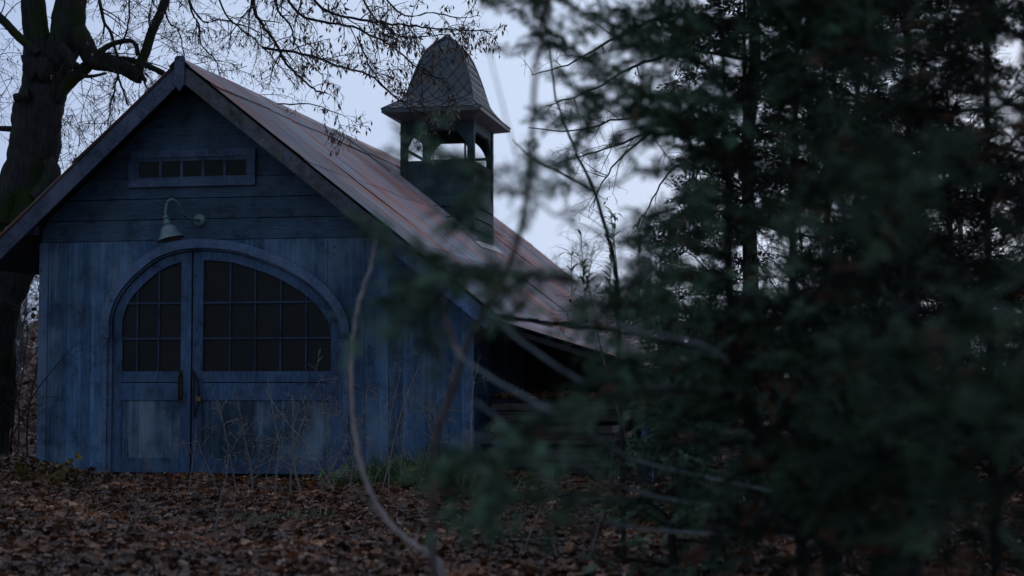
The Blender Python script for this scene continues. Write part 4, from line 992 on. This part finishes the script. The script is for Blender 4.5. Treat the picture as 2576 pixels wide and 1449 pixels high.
# foreground juniper whose trunk and reaching boughs cross the picture
jt = catmull([gb_(2120, 5.6), W(2080, 1350, 5.6), W(1985, 1220, 5.6), W(1915, 1100, 5.7), W(1860, 950, 5.8), W(1840, 800, 5.8), W(1832, 600, 5.8), W(1828, 400, 5.8), W(1822, 200, 5.8), W(1810, 0, 5.8), W(1800, -200, 5.8)], 5)
boughs = [ # (points u,v,d), radius, start of foliage, per m, size
 ([(1840, 700, 5.8), (1650, 640, 5.2), (1450, 560, 4.6), (1330, 500, 4.2), (1230, 440, 3.9), (1110, 390, 3.8)], 0.005, 0.86, 34, 0.08),
 ([(1330, 500, 4.2), (1260, 470, 4.0), (1180, 500, 3.8), (1150, 560, 3.8)], 0.003, 0.6, 26, 0.07),
 ([(1835, 760, 5.8), (1600, 740, 5.0), (1400, 700, 4.4), (1240, 690, 3.9), (1120, 700, 3.7), (1010, 750, 3.6)], 0.006, 0.82, 80, 0.09),
 ([(1240, 690, 3.9), (1120, 650, 3.8), (990, 615, 3.7)], 0.004, 0.5, 50, 0.06),
 ([(1840, 1000, 5.8), (1700, 980, 5.0), (1560, 1000, 4.3), (1440, 1035, 3.9), (1330, 1085, 3.7)], 0.006, 0.8, 24, 0.075),
 ([(1880, 1100, 5.8), (1650, 1120, 4.8), (1450, 1130, 4.1), (1280, 1140, 3.8), (1150, 1175, 3.6)], 0.006, 0.72, 34, 0.085),
 ([(1900, 1150, 5.8), (1650, 1200, 5.0), (1420, 1250, 4.4), (1230, 1240, 4.0)], 0.005, 0.62, 30, 0.10),
 ([(1830, 420, 5.8), (1700, 420, 5.0), (1600, 440, 4.6), (1500, 470, 4.5), (1400, 420, 4.5), (1330, 400, 4.5)], 0.006, 0.45, 24, 0.085),
 ([(1830, 300, 5.8), (1690, 260, 5.8), (1560, 200, 6.0), (1450, 130, 6.0), (1360, 50, 6.0)], 0.009, 0.1, 34, 0.13),
 ([(1830, 180, 5.8), (1690, 130, 5.8), (1540, 60, 6.0), (1400, 0, 6.0), (1300, -50, 6.0)], 0.009, 0.1, 34, 0.13),
 ([(1830, 380, 5.8), (1720, 330, 5.8), (1620, 290, 6.2), (1530, 260, 6.2), (1480, 300, 6.2)], 0.008, 0.1, 34, 0.12),
 ([(1836, 560, 5.8), (1700, 600, 5.2), (1500, 700, 4.7), (1340, 690, 4.5), (1260, 730, 4.4)], 0.005, 0.65, 24, 0.075),
 ([(1836, 860, 5.8), (1700, 870, 5.2), (1560, 830, 5.0), (1380, 790, 4.9)], 0.008, 0.55, 8, 0.06),
 ([(1836, 800, 5.8), (1700, 780, 5.2), (1580, 760, 4.8), (1530, 790, 4.7)], 0.006, 0.1, 34, 0.09),
 ([(1836, 720, 5.8), (1730, 700, 5.2), (1640, 690, 4.9), (1550, 740, 4.8)], 0.006, 0.1, 36, 0.10),
 ([(1850, 930, 5.8), (1730, 920, 5.2), (1600, 900, 4.8), (1540, 930, 4.7)], 0.006, 0.1, 30, 0.10),
 ([(1826, 120, 5.8), (1740, 60, 5.9), (1660, 30, 6.0), (1580, 40, 6.0)], 0.007, 0.1, 36, 0.13),
 ([(1828, 240, 5.8), (1900, 170, 5.6), (1980, 110, 5.5), (2060, 90, 5.4)], 0.007, 0.1, 30, 0.12),
 ([(1828, 60, 5.8), (1930, 20, 5.6), (2040, 30, 5.5), (2150, 60, 5.4)], 0.007, 0.1, 30, 0.12),
 ([(1836, 480, 5.8), (1760, 480, 5.2), (1680, 520, 4.9), (1620, 590, 4.8)], 0.006, 0.15, 28, 0.09),
 ([(1830, 640, 5.8), (1930, 560, 5.0), (2060, 480, 4.2), (2200, 400, 3.7), (2330, 350, 3.4)], 0.010, 0.3, 26, 0.13),
 ([(1832, 350, 5.8), (1950, 280, 5.4), (2080, 180, 5.2), (2200, 110, 5.1)], 0.011, 0.2, 20, 0.12),
 ([(1870, 980, 5.8), (2050, 900, 5.0), (2250, 860, 4.2), (2450, 800, 3.6)], 0.007, 0.2, 26, 0.13),
 ([(1950, 1180, 5.8), (2150, 1080, 4.8), (2350, 1040, 4.0), (2560, 1000, 3.4)], 0.007, 0.2, 26, 0.13),
 ([(2000, 1240, 5.7), (2150, 1200, 4.8), (2300, 1200, 4.2), (2420, 1240, 3.8)], 0.007, 0.1, 26, 0.13),
 ([(1260, 690, 4.4), (1150, 680, 4.4), (1060, 700, 4.4), (985, 765, 4.4)], 0.003, 0.0, 110, 0.075),
 ([(1220, 680, 4.5), (1130, 730, 4.5), (1080, 790, 4.5), (1060, 860, 4.5)], 0.003, 0.1, 90, 0.075),
 ([(1180, 690, 4.4), (1090, 640, 4.4), (1000, 610, 4.4), (930, 560, 4.4)], 0.003, 0.1, 70, 0.065),
 ([(1250, 445, 4.5), (1170, 420, 4.5), (1100, 380, 4.5), (1040, 360, 4.5)], 0.003, 0.0, 48, 0.07),
 ([(1220, 440, 4.5), (1190, 490, 4.5), (1170, 560, 4.5)], 0.003, 0.1, 46, 0.07),
 ([(1480, 1010, 4.4), (1420, 1030, 4.4), (1360, 1060, 4.4), (1300, 1095, 4.4)], 0.003, 0.0, 120, 0.07),
 ([(1330, 1130, 4.4), (1240, 1150, 4.4), (1160, 1160, 4.4), (1110, 1200, 4.4)], 0.003, 0.0, 110, 0.08),
 ([(1340, 1160, 4.4), (1280, 1210, 4.4), (1230, 1270, 4.4)], 0.003, 0.2, 50, 0.07),
 ([(1360, 680, 4.6), (1290, 700, 4.6), (1240, 740, 4.6)], 0.003, 0.0, 60, 0.065),
]
def jextra(wd_, cr0, r):
    crd = MB()
    for pts, r0, st, pm, sz in boughs:
        cr = crd if pts[-1][0] > 1900 else cr0
        q = catmull([W(*p) for p in pts], 5); q = q+r.normal(0, 0.006, q.shape); wd_.tube(q, np.linspace(r0, 0.003, len(q)), 6, 0.5); dress(cr, q, r, pm*1.3, sz, st, 0.03, 0.60)
        k0 = int(len(q)*st)
        for _ in range(int((1-st)*(30 if pts[0][0] > 1500 else 12))):
            w = r.integers(k0, len(q)-1); d = q[min(w+1, len(q)-1)]-q[w]; d /= np.linalg.norm(d)+1e-9; L = sz*r.uniform(1.0, 2.4)
            q2 = path(q[w], d+r.normal(0, 0.5, 3)*np.array([1, 1, 0.6]), L, 4, r, 0.2, 0.12); wd_.tube(q2, np.linspace(0.003, 0.0015, len(q2)), 3, 0.5); dress(cr, q2, r, 34, sz*0.75, 0.1, 0.03, 0.60)
    return crd
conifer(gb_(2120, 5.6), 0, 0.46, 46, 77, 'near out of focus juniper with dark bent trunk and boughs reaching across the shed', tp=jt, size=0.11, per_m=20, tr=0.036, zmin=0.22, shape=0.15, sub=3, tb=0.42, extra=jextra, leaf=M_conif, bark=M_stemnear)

def dk_con(u, d, h, rad, nb, seed, label, size, pm, **k):
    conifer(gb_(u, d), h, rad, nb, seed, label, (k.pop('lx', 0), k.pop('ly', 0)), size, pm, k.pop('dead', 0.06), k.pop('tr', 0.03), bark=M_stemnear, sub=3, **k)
dk_con(2020, 7.6, 5.0, 1.0, 56, 41, 'tall dark juniper standing just right of the leaning trunk', 0.17, 24, tb=0.35, ly=0.2)
dk_con(2290, 5.6, 4.4, 0.95, 62, 42, 'dense dark juniper filling the right part of the picture', 0.13, 24, tb=0.35, dead=0.14)
dk_con(2600, 4.4, 3.8, 0.75, 54, 43, 'near black juniper cut off by the right edge of the picture', 0.12, 26, tb=0.3)
dk_con(1740, 12.5, 1.75, 0.85, 46, 44, 'low bushy juniper beside the lean-to, below the sky gap', 0.20, 18, tb=0.6, leaf=M_conif, dead=0.02)
dk_con(2170, 10.0, 6.0, 1.6, 70, 45, 'tall juniper deeper in the thicket between two nearer ones', 0.20, 15, tb=0.3, shape=0.75)
dk_con(2500, 9.0, 5.8, 1.7, 74, 46, 'broad juniper at the back right of the thicket', 0.20, 14, tb=0.3, dead=0.12, shape=0.85)
dk_con(1880, 13.5, 6.8, 1.05, 60, 48, 'slim tall juniper whose top closes the left edge of the thicket', 0.22, 17, zmin=0.15, shape=0.3, tb=0.4, dead=0.03)
dk_con(2400, 15.0, 3.4, 1.9, 50, 49, 'farthest juniper seen through the gaps of the thicket', 0.27, 12, tb=0.3, shape=0.4)
dk_con(2080, 15.0, 7.5, 1.6, 56, 50, 'far juniper rising behind the leaning trunk', 0.26, 12, tb=0.3, zmin=0.4, shape=0.3)
dk_con(1700, 9.0, 1.25, 0.45, 28, 47, 'small young juniper in front of the lean-to opening', 0.12, 20, tb=0.55, leaf=M_conif)

# ------------------------------------------------------------------ foreground saplings and bare shoots
def sapling(name, label, strands, mat, seed, twl=0.2, dens=2.5, cat='sapling', group=None, tn=0.5, lv=1, mat2=None):
    r = np.random.default_rng(seed); root = None; m = MB(); b = None; allp = []
    for pts, r0, r1 in strands:
        q = catmull([W(*p) for p in pts], 6); q[1:-1] += r.normal(0, min(0.002, r0*0.16), q[1:-1].shape); allp.append((q, r0, r1))
    b = allp[0][0][0]; t = thing(name, label, cat, b, group); tw_ = MB()
    for k_, (q, r0, r1) in enumerate(allp):
        m = MB(); m.tube(q, np.linspace(r0, r1, len(q)), 8, tn, True); m.build('stem' if k_ == 0 else 'side_stem', (mat2 if k_ == 1 and mat2 else mat), t, True); sprout(tw_, q, r0*0.5, dens, twl, lv, r, -0.02, None, 0.8, 0.15, 0.0016, tn)
    if tw_.V: tw_.build('twigs', mat, t)
    return t
def gpt(u, d):
    """where the ground is under column u at depth d -> v"""
    p = gb_(u, d)-CAM; return CY-F*(p@UP)/(p@FW)
sapling('bent_sapling', 'pale bare sapling bowed like an arc in front of the right wall of the shed',
        [([(1128, gpt(1128, 7.0), 7.0), (1112, 1440, 7.0), (1080, 1396, 7.0), (1022, 1356, 7.0), (960, 1290, 7.0), (915, 1195, 7.0), (891, 1080, 7.0), (883, 950, 7.0), (888, 850, 7.0), (904, 755, 7.0), (930, 680, 7.0), (946, 600, 7.0)], 0.0160, 0.0055)], M_stem, 51, 0.22, 1.3, tn=0.62, lv=0)
sapling('forked_sapling', 'brown forked sapling rising before the lean-to and crossing the bell tower sky',
        [([(1095, gpt(1095, 5.0), 5.0), (1090, 1418, 5.0), (1086, 1260, 5.0), (1098, 1100, 5.0), (1140, 970, 5.0), (1175, 870, 5.0), (1232, 760, 4.9), (1290, 640, 4.8), (1322, 500, 4.7), (1338, 330, 4.6), (1350, 160, 4.5), (1375, 20, 4.4), (1390, -100, 4.4)], 0.0125, 0.006),
         ([(1163, 905, 5.0), (1142, 862, 5.0), (1122, 800, 4.9), (1108, 730, 4.8), (1080, 690, 4.7)], 0.010, 0.004),
         ([(1322, 500, 4.7), (1290, 360, 4.7), (1240, 170, 4.7), (1215, 60, 4.7)], 0.003, 0.0015)], M_stemdark, 52, 0.35, 2.2, tn=0.6, lv=1, mat2=M_stem)
sapling('dead_branch', 'long grey dead bough slanting down right from the forked sapling',
        [([(1165, 905, 5.0), (1260, 965, 4.6), (1380, 1030, 4.3), (1470, 1085, 4.6), (1640, 1170, 6.2), (2010, 1250, 7.6)], 0.0050, 0.006)], M_greytwig, 53, 0.2, 1.6, 'branch', lv=0)
sapling('dead_branch', 'forked grey dead bough crossing low before the lean-to wood stack',
        [([(1195, 1010, 4.3), (1260, 1060, 4.3), (1320, 1130, 4.3), (1365, 1195, 4.3), (1430, 1250, 4.5), (1600, 1330, 6.0), (2010, 1350, 7.6)], 0.0035, 0.006),
         ([(1160, 1085, 4.1), (1240, 1108, 4.1), (1330, 1128, 4.2), (1450, 1165, 4.6), (1650, 1250, 6.2), (2010, 1300, 7.6)], 0.0028, 0.006)], M_greytwig, 56, 0.2, 1.6, 'branch', lv=0)
sapling('dead_branch', 'pale grey dead bough sloping under the lean-to roof into the junipers',
        [([(1245, 795, 4.9), (1300, 850, 4.8), (1370, 900, 4.7), (1430, 940, 4.7), (1520, 965, 4.8), (1860, 980, 5.7)], 0.004, 0.007)], M_greytwig, 54, 0.2, 1.2, 'branch', lv=0)
sapling('dead_branch', 'pale grey dead bough crossing the dark junipers right of the lean-to roof',
        [([(1480, 790, 4.4), (1600, 832, 4.3), (1700, 850, 4.4), (1790, 880, 4.8), (1850, 930, 5.7)], 0.003, 0.006)], M_greytwig, 57, 0.2, 1.2, 'branch', lv=0)
sapling('slender_sapling', 'slender dark sapling with twisting side shoots left of the junipers',
        [([(1570, gpt(1570, 10), 10), (1560, 950, 10), (1550, 700, 10), (1520, 560, 10), (1490, 470, 10), (1440, 360, 10), (1400, 250, 10), (1380, 100, 10)], 0.018, 0.005), ([(1490, 480, 10), (1420, 440, 9.5), (1340, 400, 9), (1290, 350, 9)], 0.009, 0.003)], M_twig, 55, 0.5, 2.0)

ORD = ['first', 'second', 'third', 'fourth', 'fifth', 'sixth', 'seventh', 'eighth', 'ninth', 'tenth', 'eleventh']
# thin weeds and shoots in front of the doors and wall
def shoots(items, mat, group, label, name, cat, seed):
    for k, (u, v, d, top, lean, rad, ln) in enumerate(items):
        r = np.random.default_rng(seed+k); p = gb_(u, d); hgt = W(u, top, d)[2]-p[2]
        rank = sorted(range(len(items)), key=lambda z_: items[z_][0]).index(k)
        t = thing(name, label+', '+ORD[rank]+' from the left', cat, p, group)
        q = path(p, (lean, 0.05, 1), hgt*1.05, 8, r, 0.16, 0.01); m = MB(); m.tube(q, np.linspace(rad, rad*0.3, len(q)), 5, r.uniform(0.3, 1)); m.build('stem', mat, t)
        m = MB(); sprout(m, q, rad*0.5, 5.5, ln, 2, r, 0.03, None, 1.0, 0.2, 0.0028, r.uniform(0.4, 1), None, 3); m.build('twigs', mat, t)
shoots([(640, 0, 15.6, 980, -0.05, .010, .42), (690, 0, 15.2, 960, 0.12, .009, .45), (765, 0, 15.4, 1010, -0.25, .012, .50), (825, 0, 15.8, 960, 0.1, .008, .45), (880, 0, 16, 960, 0.2, .009, .45), (600, 0, 15.4, 1030, -0.3, .008, .5), (660, 0, 15.8, 1000, 0.35, .008, .5), (730, 0, 15.0, 940, 0.05, .011, .55), (795, 0, 15.3, 1000, 0.3, .008, .5), (850, 0, 15.5, 930, -0.3, .009, .55)],
       M_weed, 'leafless shrubs in front of the right door leaf', 'pale leafless shrub before the wider door leaf', 'leafless_shrub', 'shrub', 300)
shoots([(960, 0, 16.2, 880, 0.1, .008, .45), (1010, 0, 16.5, 960, -0.1, .008, .4), (1090, 0, 16.6, 1000, 0.05, .007, .4), (1160, 0, 16, 900, 0.15, .009, .4), (930, 0, 15.6, 1000, -0.2, .008, .5), (980, 0, 15.9, 940, 0.05, .008, .4), (1050, 0, 16.2, 930, 0.3, .008, .45), (1120, 0, 15.8, 1000, -0.2, .008, .45)],
       M_weed, 'leafless shrubs in front of the right wall', 'thin leafless shrub before the planks right of the doors', 'leafless_shrub', 'shrub', 330)
shoots([(475, 0, 15.0, 1060, 0.05, .007, .35), (540, 0, 12.0, 1150, 0.15, .010, .3), (560, 0, 14.8, 1080, -0.2, .006, .4), (610, 0, 15, 1090, 0.3, .006, .4)],
       M_weed, 'dry stalks before the door gap', 'thin dry stalk near the gap between the doors', 'dry_stalk', 'stalk', 350)
shoots([(650, 0, 11.2, 1240, 0.05, .007, .25), (1000, 0, 11.0, 1260, 0.1, .006, .25), (1150, 0, 11, 1200, 0.2, .008, .3), (1240, 0, 10.8, 1150, -0.05, .007, .3), (1310, 0, 10.6, 1180, 0.1, .007, .3), (1400, 0, 10.4, 1160, 0.0, .008, .3), (1480, 0, 10.2, 1120, 0.1, .008, .3), (340, 0, 11.2, 1130, 0.02, .007, .2)],
       M_weed, 'dry stalks in the leaf litter', 'short dry stalk in the brown leaf litter', 'dry_stalk', 'stalk', 370)
shoots([(15, 0, 19, 820, 0.2, .012, .6), (45, 0, 20, 760, 0.05, .012, .6), (75, 0, 21, 700, -0.1, .014, .7), (30, 0, 22, 690, 0.0, .014, .8)],
       M_twig, 'bare bushes between trunk and shed', 'bare bush between the old tree and the shed corner', 'bare_bush', 'bush', 390)
shoots([(1640+q*95, 0, 13+(q*7 % 5), 720+(q*53 % 200), 0.1*((q*3) % 5-2), .014, .7) for q in range(10)], M_stemdark, 'bare shrubs under the junipers', 'bare shrub in the undergrowth beneath the junipers', 'bare_shrub', 'shrub', 420)

# fallen sticks on the leaves
for k, (u, d, L, a) in enumerate(((215, 12.5, 0.5, 0.4), (520, 11.0, 0.45, 2.2), (610, 10.2, 0.6, 0.9), (845, 10.8, 0.4, 0.2), (905, 12.8, 0.7, 1.9), (1270, 11.2, 0.6, 0.3), (1390, 9.8, 0.5, 2.6), (120, 10.0, 0.6, 2.9))):
    r = np.random.default_rng(700+k); p = gb_(u, d)+np.array([0, 0, 0.05]); q = path(p, (cos(a), sin(a), 0.02), L, 6, r, 0.12, 0.0); q[:, 2] = gh(q[:, 0], q[:, 1])+0.045
    t = thing('fallen_stick', 'bare stick lying on the brown leaves, '+ORD[sorted([215, 520, 610, 845, 905, 1270, 1390, 120]).index(u)]+' from the left', 'stick', p, 'sticks lying on the leaves')
    m = MB(); m.tube(q, np.linspace(0.009, 0.004, len(q)), 6, 0.6); m.build('stem', M_weed, t); m = MB(); sprout(m, q, 0.005, 4, 0.12, 0, r, 0, None, 0.6, 0.2, 0.002, 0.6); m.build('twigs', M_weed, t) if m.V else None

# grass tufts, leafy weeds
def tuft(u, d, n, h, spread, label, seed):
    r = np.random.default_rng(seed); b = gb_(u, d); m = MB()
    for _ in range(n):
        p = b+np.array([r.normal(0, spread), r.normal(0, spread*0.6), 0]); p[2] = gh(p[0], p[1])-0.01; q = path(p, (r.normal(0, .5), r.normal(0, .5), 1), h*r.uniform(.5, 1.2), 4, r, 0.3, 0.22)
        w = 0.005; s = np.array([w, 0, 0]); V = np.vstack([q-s, q+s]); V[4] = q[-1]; V[9] = q[-1]
        m.quads(V, [(i, i+1, 5+i+1, 5+i) for i in range(4)], r.random())
    o = m.build('grass_tuft', M_grass); tag(o, label, 'grass')
tuft(645, 13.0, 110, 0.12, 0.13, 'green grass tuft in the litter before the wider door leaf', 1)
tuft(775, 13.2, 130, 0.14, 0.13, 'green grass tuft right of its twin, below the leafless shrubs', 2)
tuft(1030, 16.9, 900, 0.36, 0.32, 'long grass at the foot of the blue wall right of the doors', 3)
tuft(930, 16.9, 380, 0.24, 0.15, 'small grass patch at the foot of the right door jamb', 4)
tuft(1130, 16.5, 700, 0.34, 0.26, 'grass growing at the right corner of the front wall', 5)
def leafweed(u, d, n, h, label, seed, mat=None, spread=0.15, group=None):
    r = np.random.default_rng(seed); b = gb_(u, d); t = thing('leafy_weed', label, 'plant', b, group); st = MB(); lv = MB(); tpl, ft = leaf_template(0.3, 0.2)
    for _ in range(n):
        q = path(b+np.array([r.normal(0, spread), r.normal(0, spread*0.5), 0]), (r.normal(0, .3), r.normal(0, .3), 1), h*r.uniform(.5, 1.1), 5, r, 0.2, 0.05); st.tube(q, 0.003, 3)
        k = 7; pos = q[r.integers(1, 6, k)]+r.normal(0, 0.03, (k, 3)); lv.scatter(tpl, ft, pos, rotmats(k, 0.7, r)*r.uniform(0.05, 0.11, k)[:, None, None], r.random(k))
    st.build('stem', M_weed, t); lv.build('leaves', mat or M_yellow, t)
leafweed(60, 17.2, 8, 0.35, 'yellowing leafy weed at the left corner of the shed', 1)
leafweed(160, 17.0, 7, 0.32, 'olive and rust coloured weed against the planks left of the doors', 2)
leafweed(225, 17.1, 6, 0.22, 'low rusty weed at the foot of the left door jamb', 3, M_scrub)
leafweed(870, 16.8, 6, 0.28, 'small green weed at the foot of the right door jamb', 4, M_grass)
leafweed(1075, 16.6, 5, 0.3, 'weed with a few orange leaves before the right wall', 5)

# reeds beyond the roof
r = np.random.default_rng(66); tr_list = [(1445, 620), (1480, 590), (1512, 540), (1555, 525), (1585, 590), (1620, 560), (1660, 620), (1425, 680)]
for k, (u, top) in enumerate(tr_list):
    d = 24+r.uniform(0, 2); b = gb_(u+r.uniform(-6, 6), d); hgt = W(u, top, d)[2]-b[2]; t = thing('giant_reed', 'tall green reed cane beyond the low end of the roof, '+ORD[sorted(range(8), key=lambda z_: tr_list[z_][0]).index(k)]+' from the left', 'reed', b, 'reeds beyond the roof')
    q = path(b, (r.normal(0, .05), 0, 1), hgt, 10, r, 0.06, 0); m = MB(); m.tube(q, np.linspace(0.014, 0.006, 11), 5, 0.5); m.build('cane', M_reed, t)
    m = MB()
    for z_ in range(46):
        f = r.uniform(0.35, 1)*10; i = int(min(f, 9)); p = q[i]*(1-(f-i))+q[i+1]*(f-i); a = r.uniform(0, 2*pi)
        l = path(p, (cos(a)*0.8, sin(a)*0.8, 0.9), r.uniform(0.25, 0.5), 5, r, 0.1, 0.28); s = np.array([-sin(a), cos(a), 0])*0.021; wv = np.array([0.6, 1, 1, 0.8, 0.5, 0.05])[:, None]
        m.quads(np.vstack([l-s*wv, l+s*wv]), [(i_, i_+1, 6+i_+1, 6+i_) for i_ in range(5)], r.random())
    m.build('leaves', M_reed, t)

for o in bpy.data.objects:
    if '_o' in o: del o['_o']
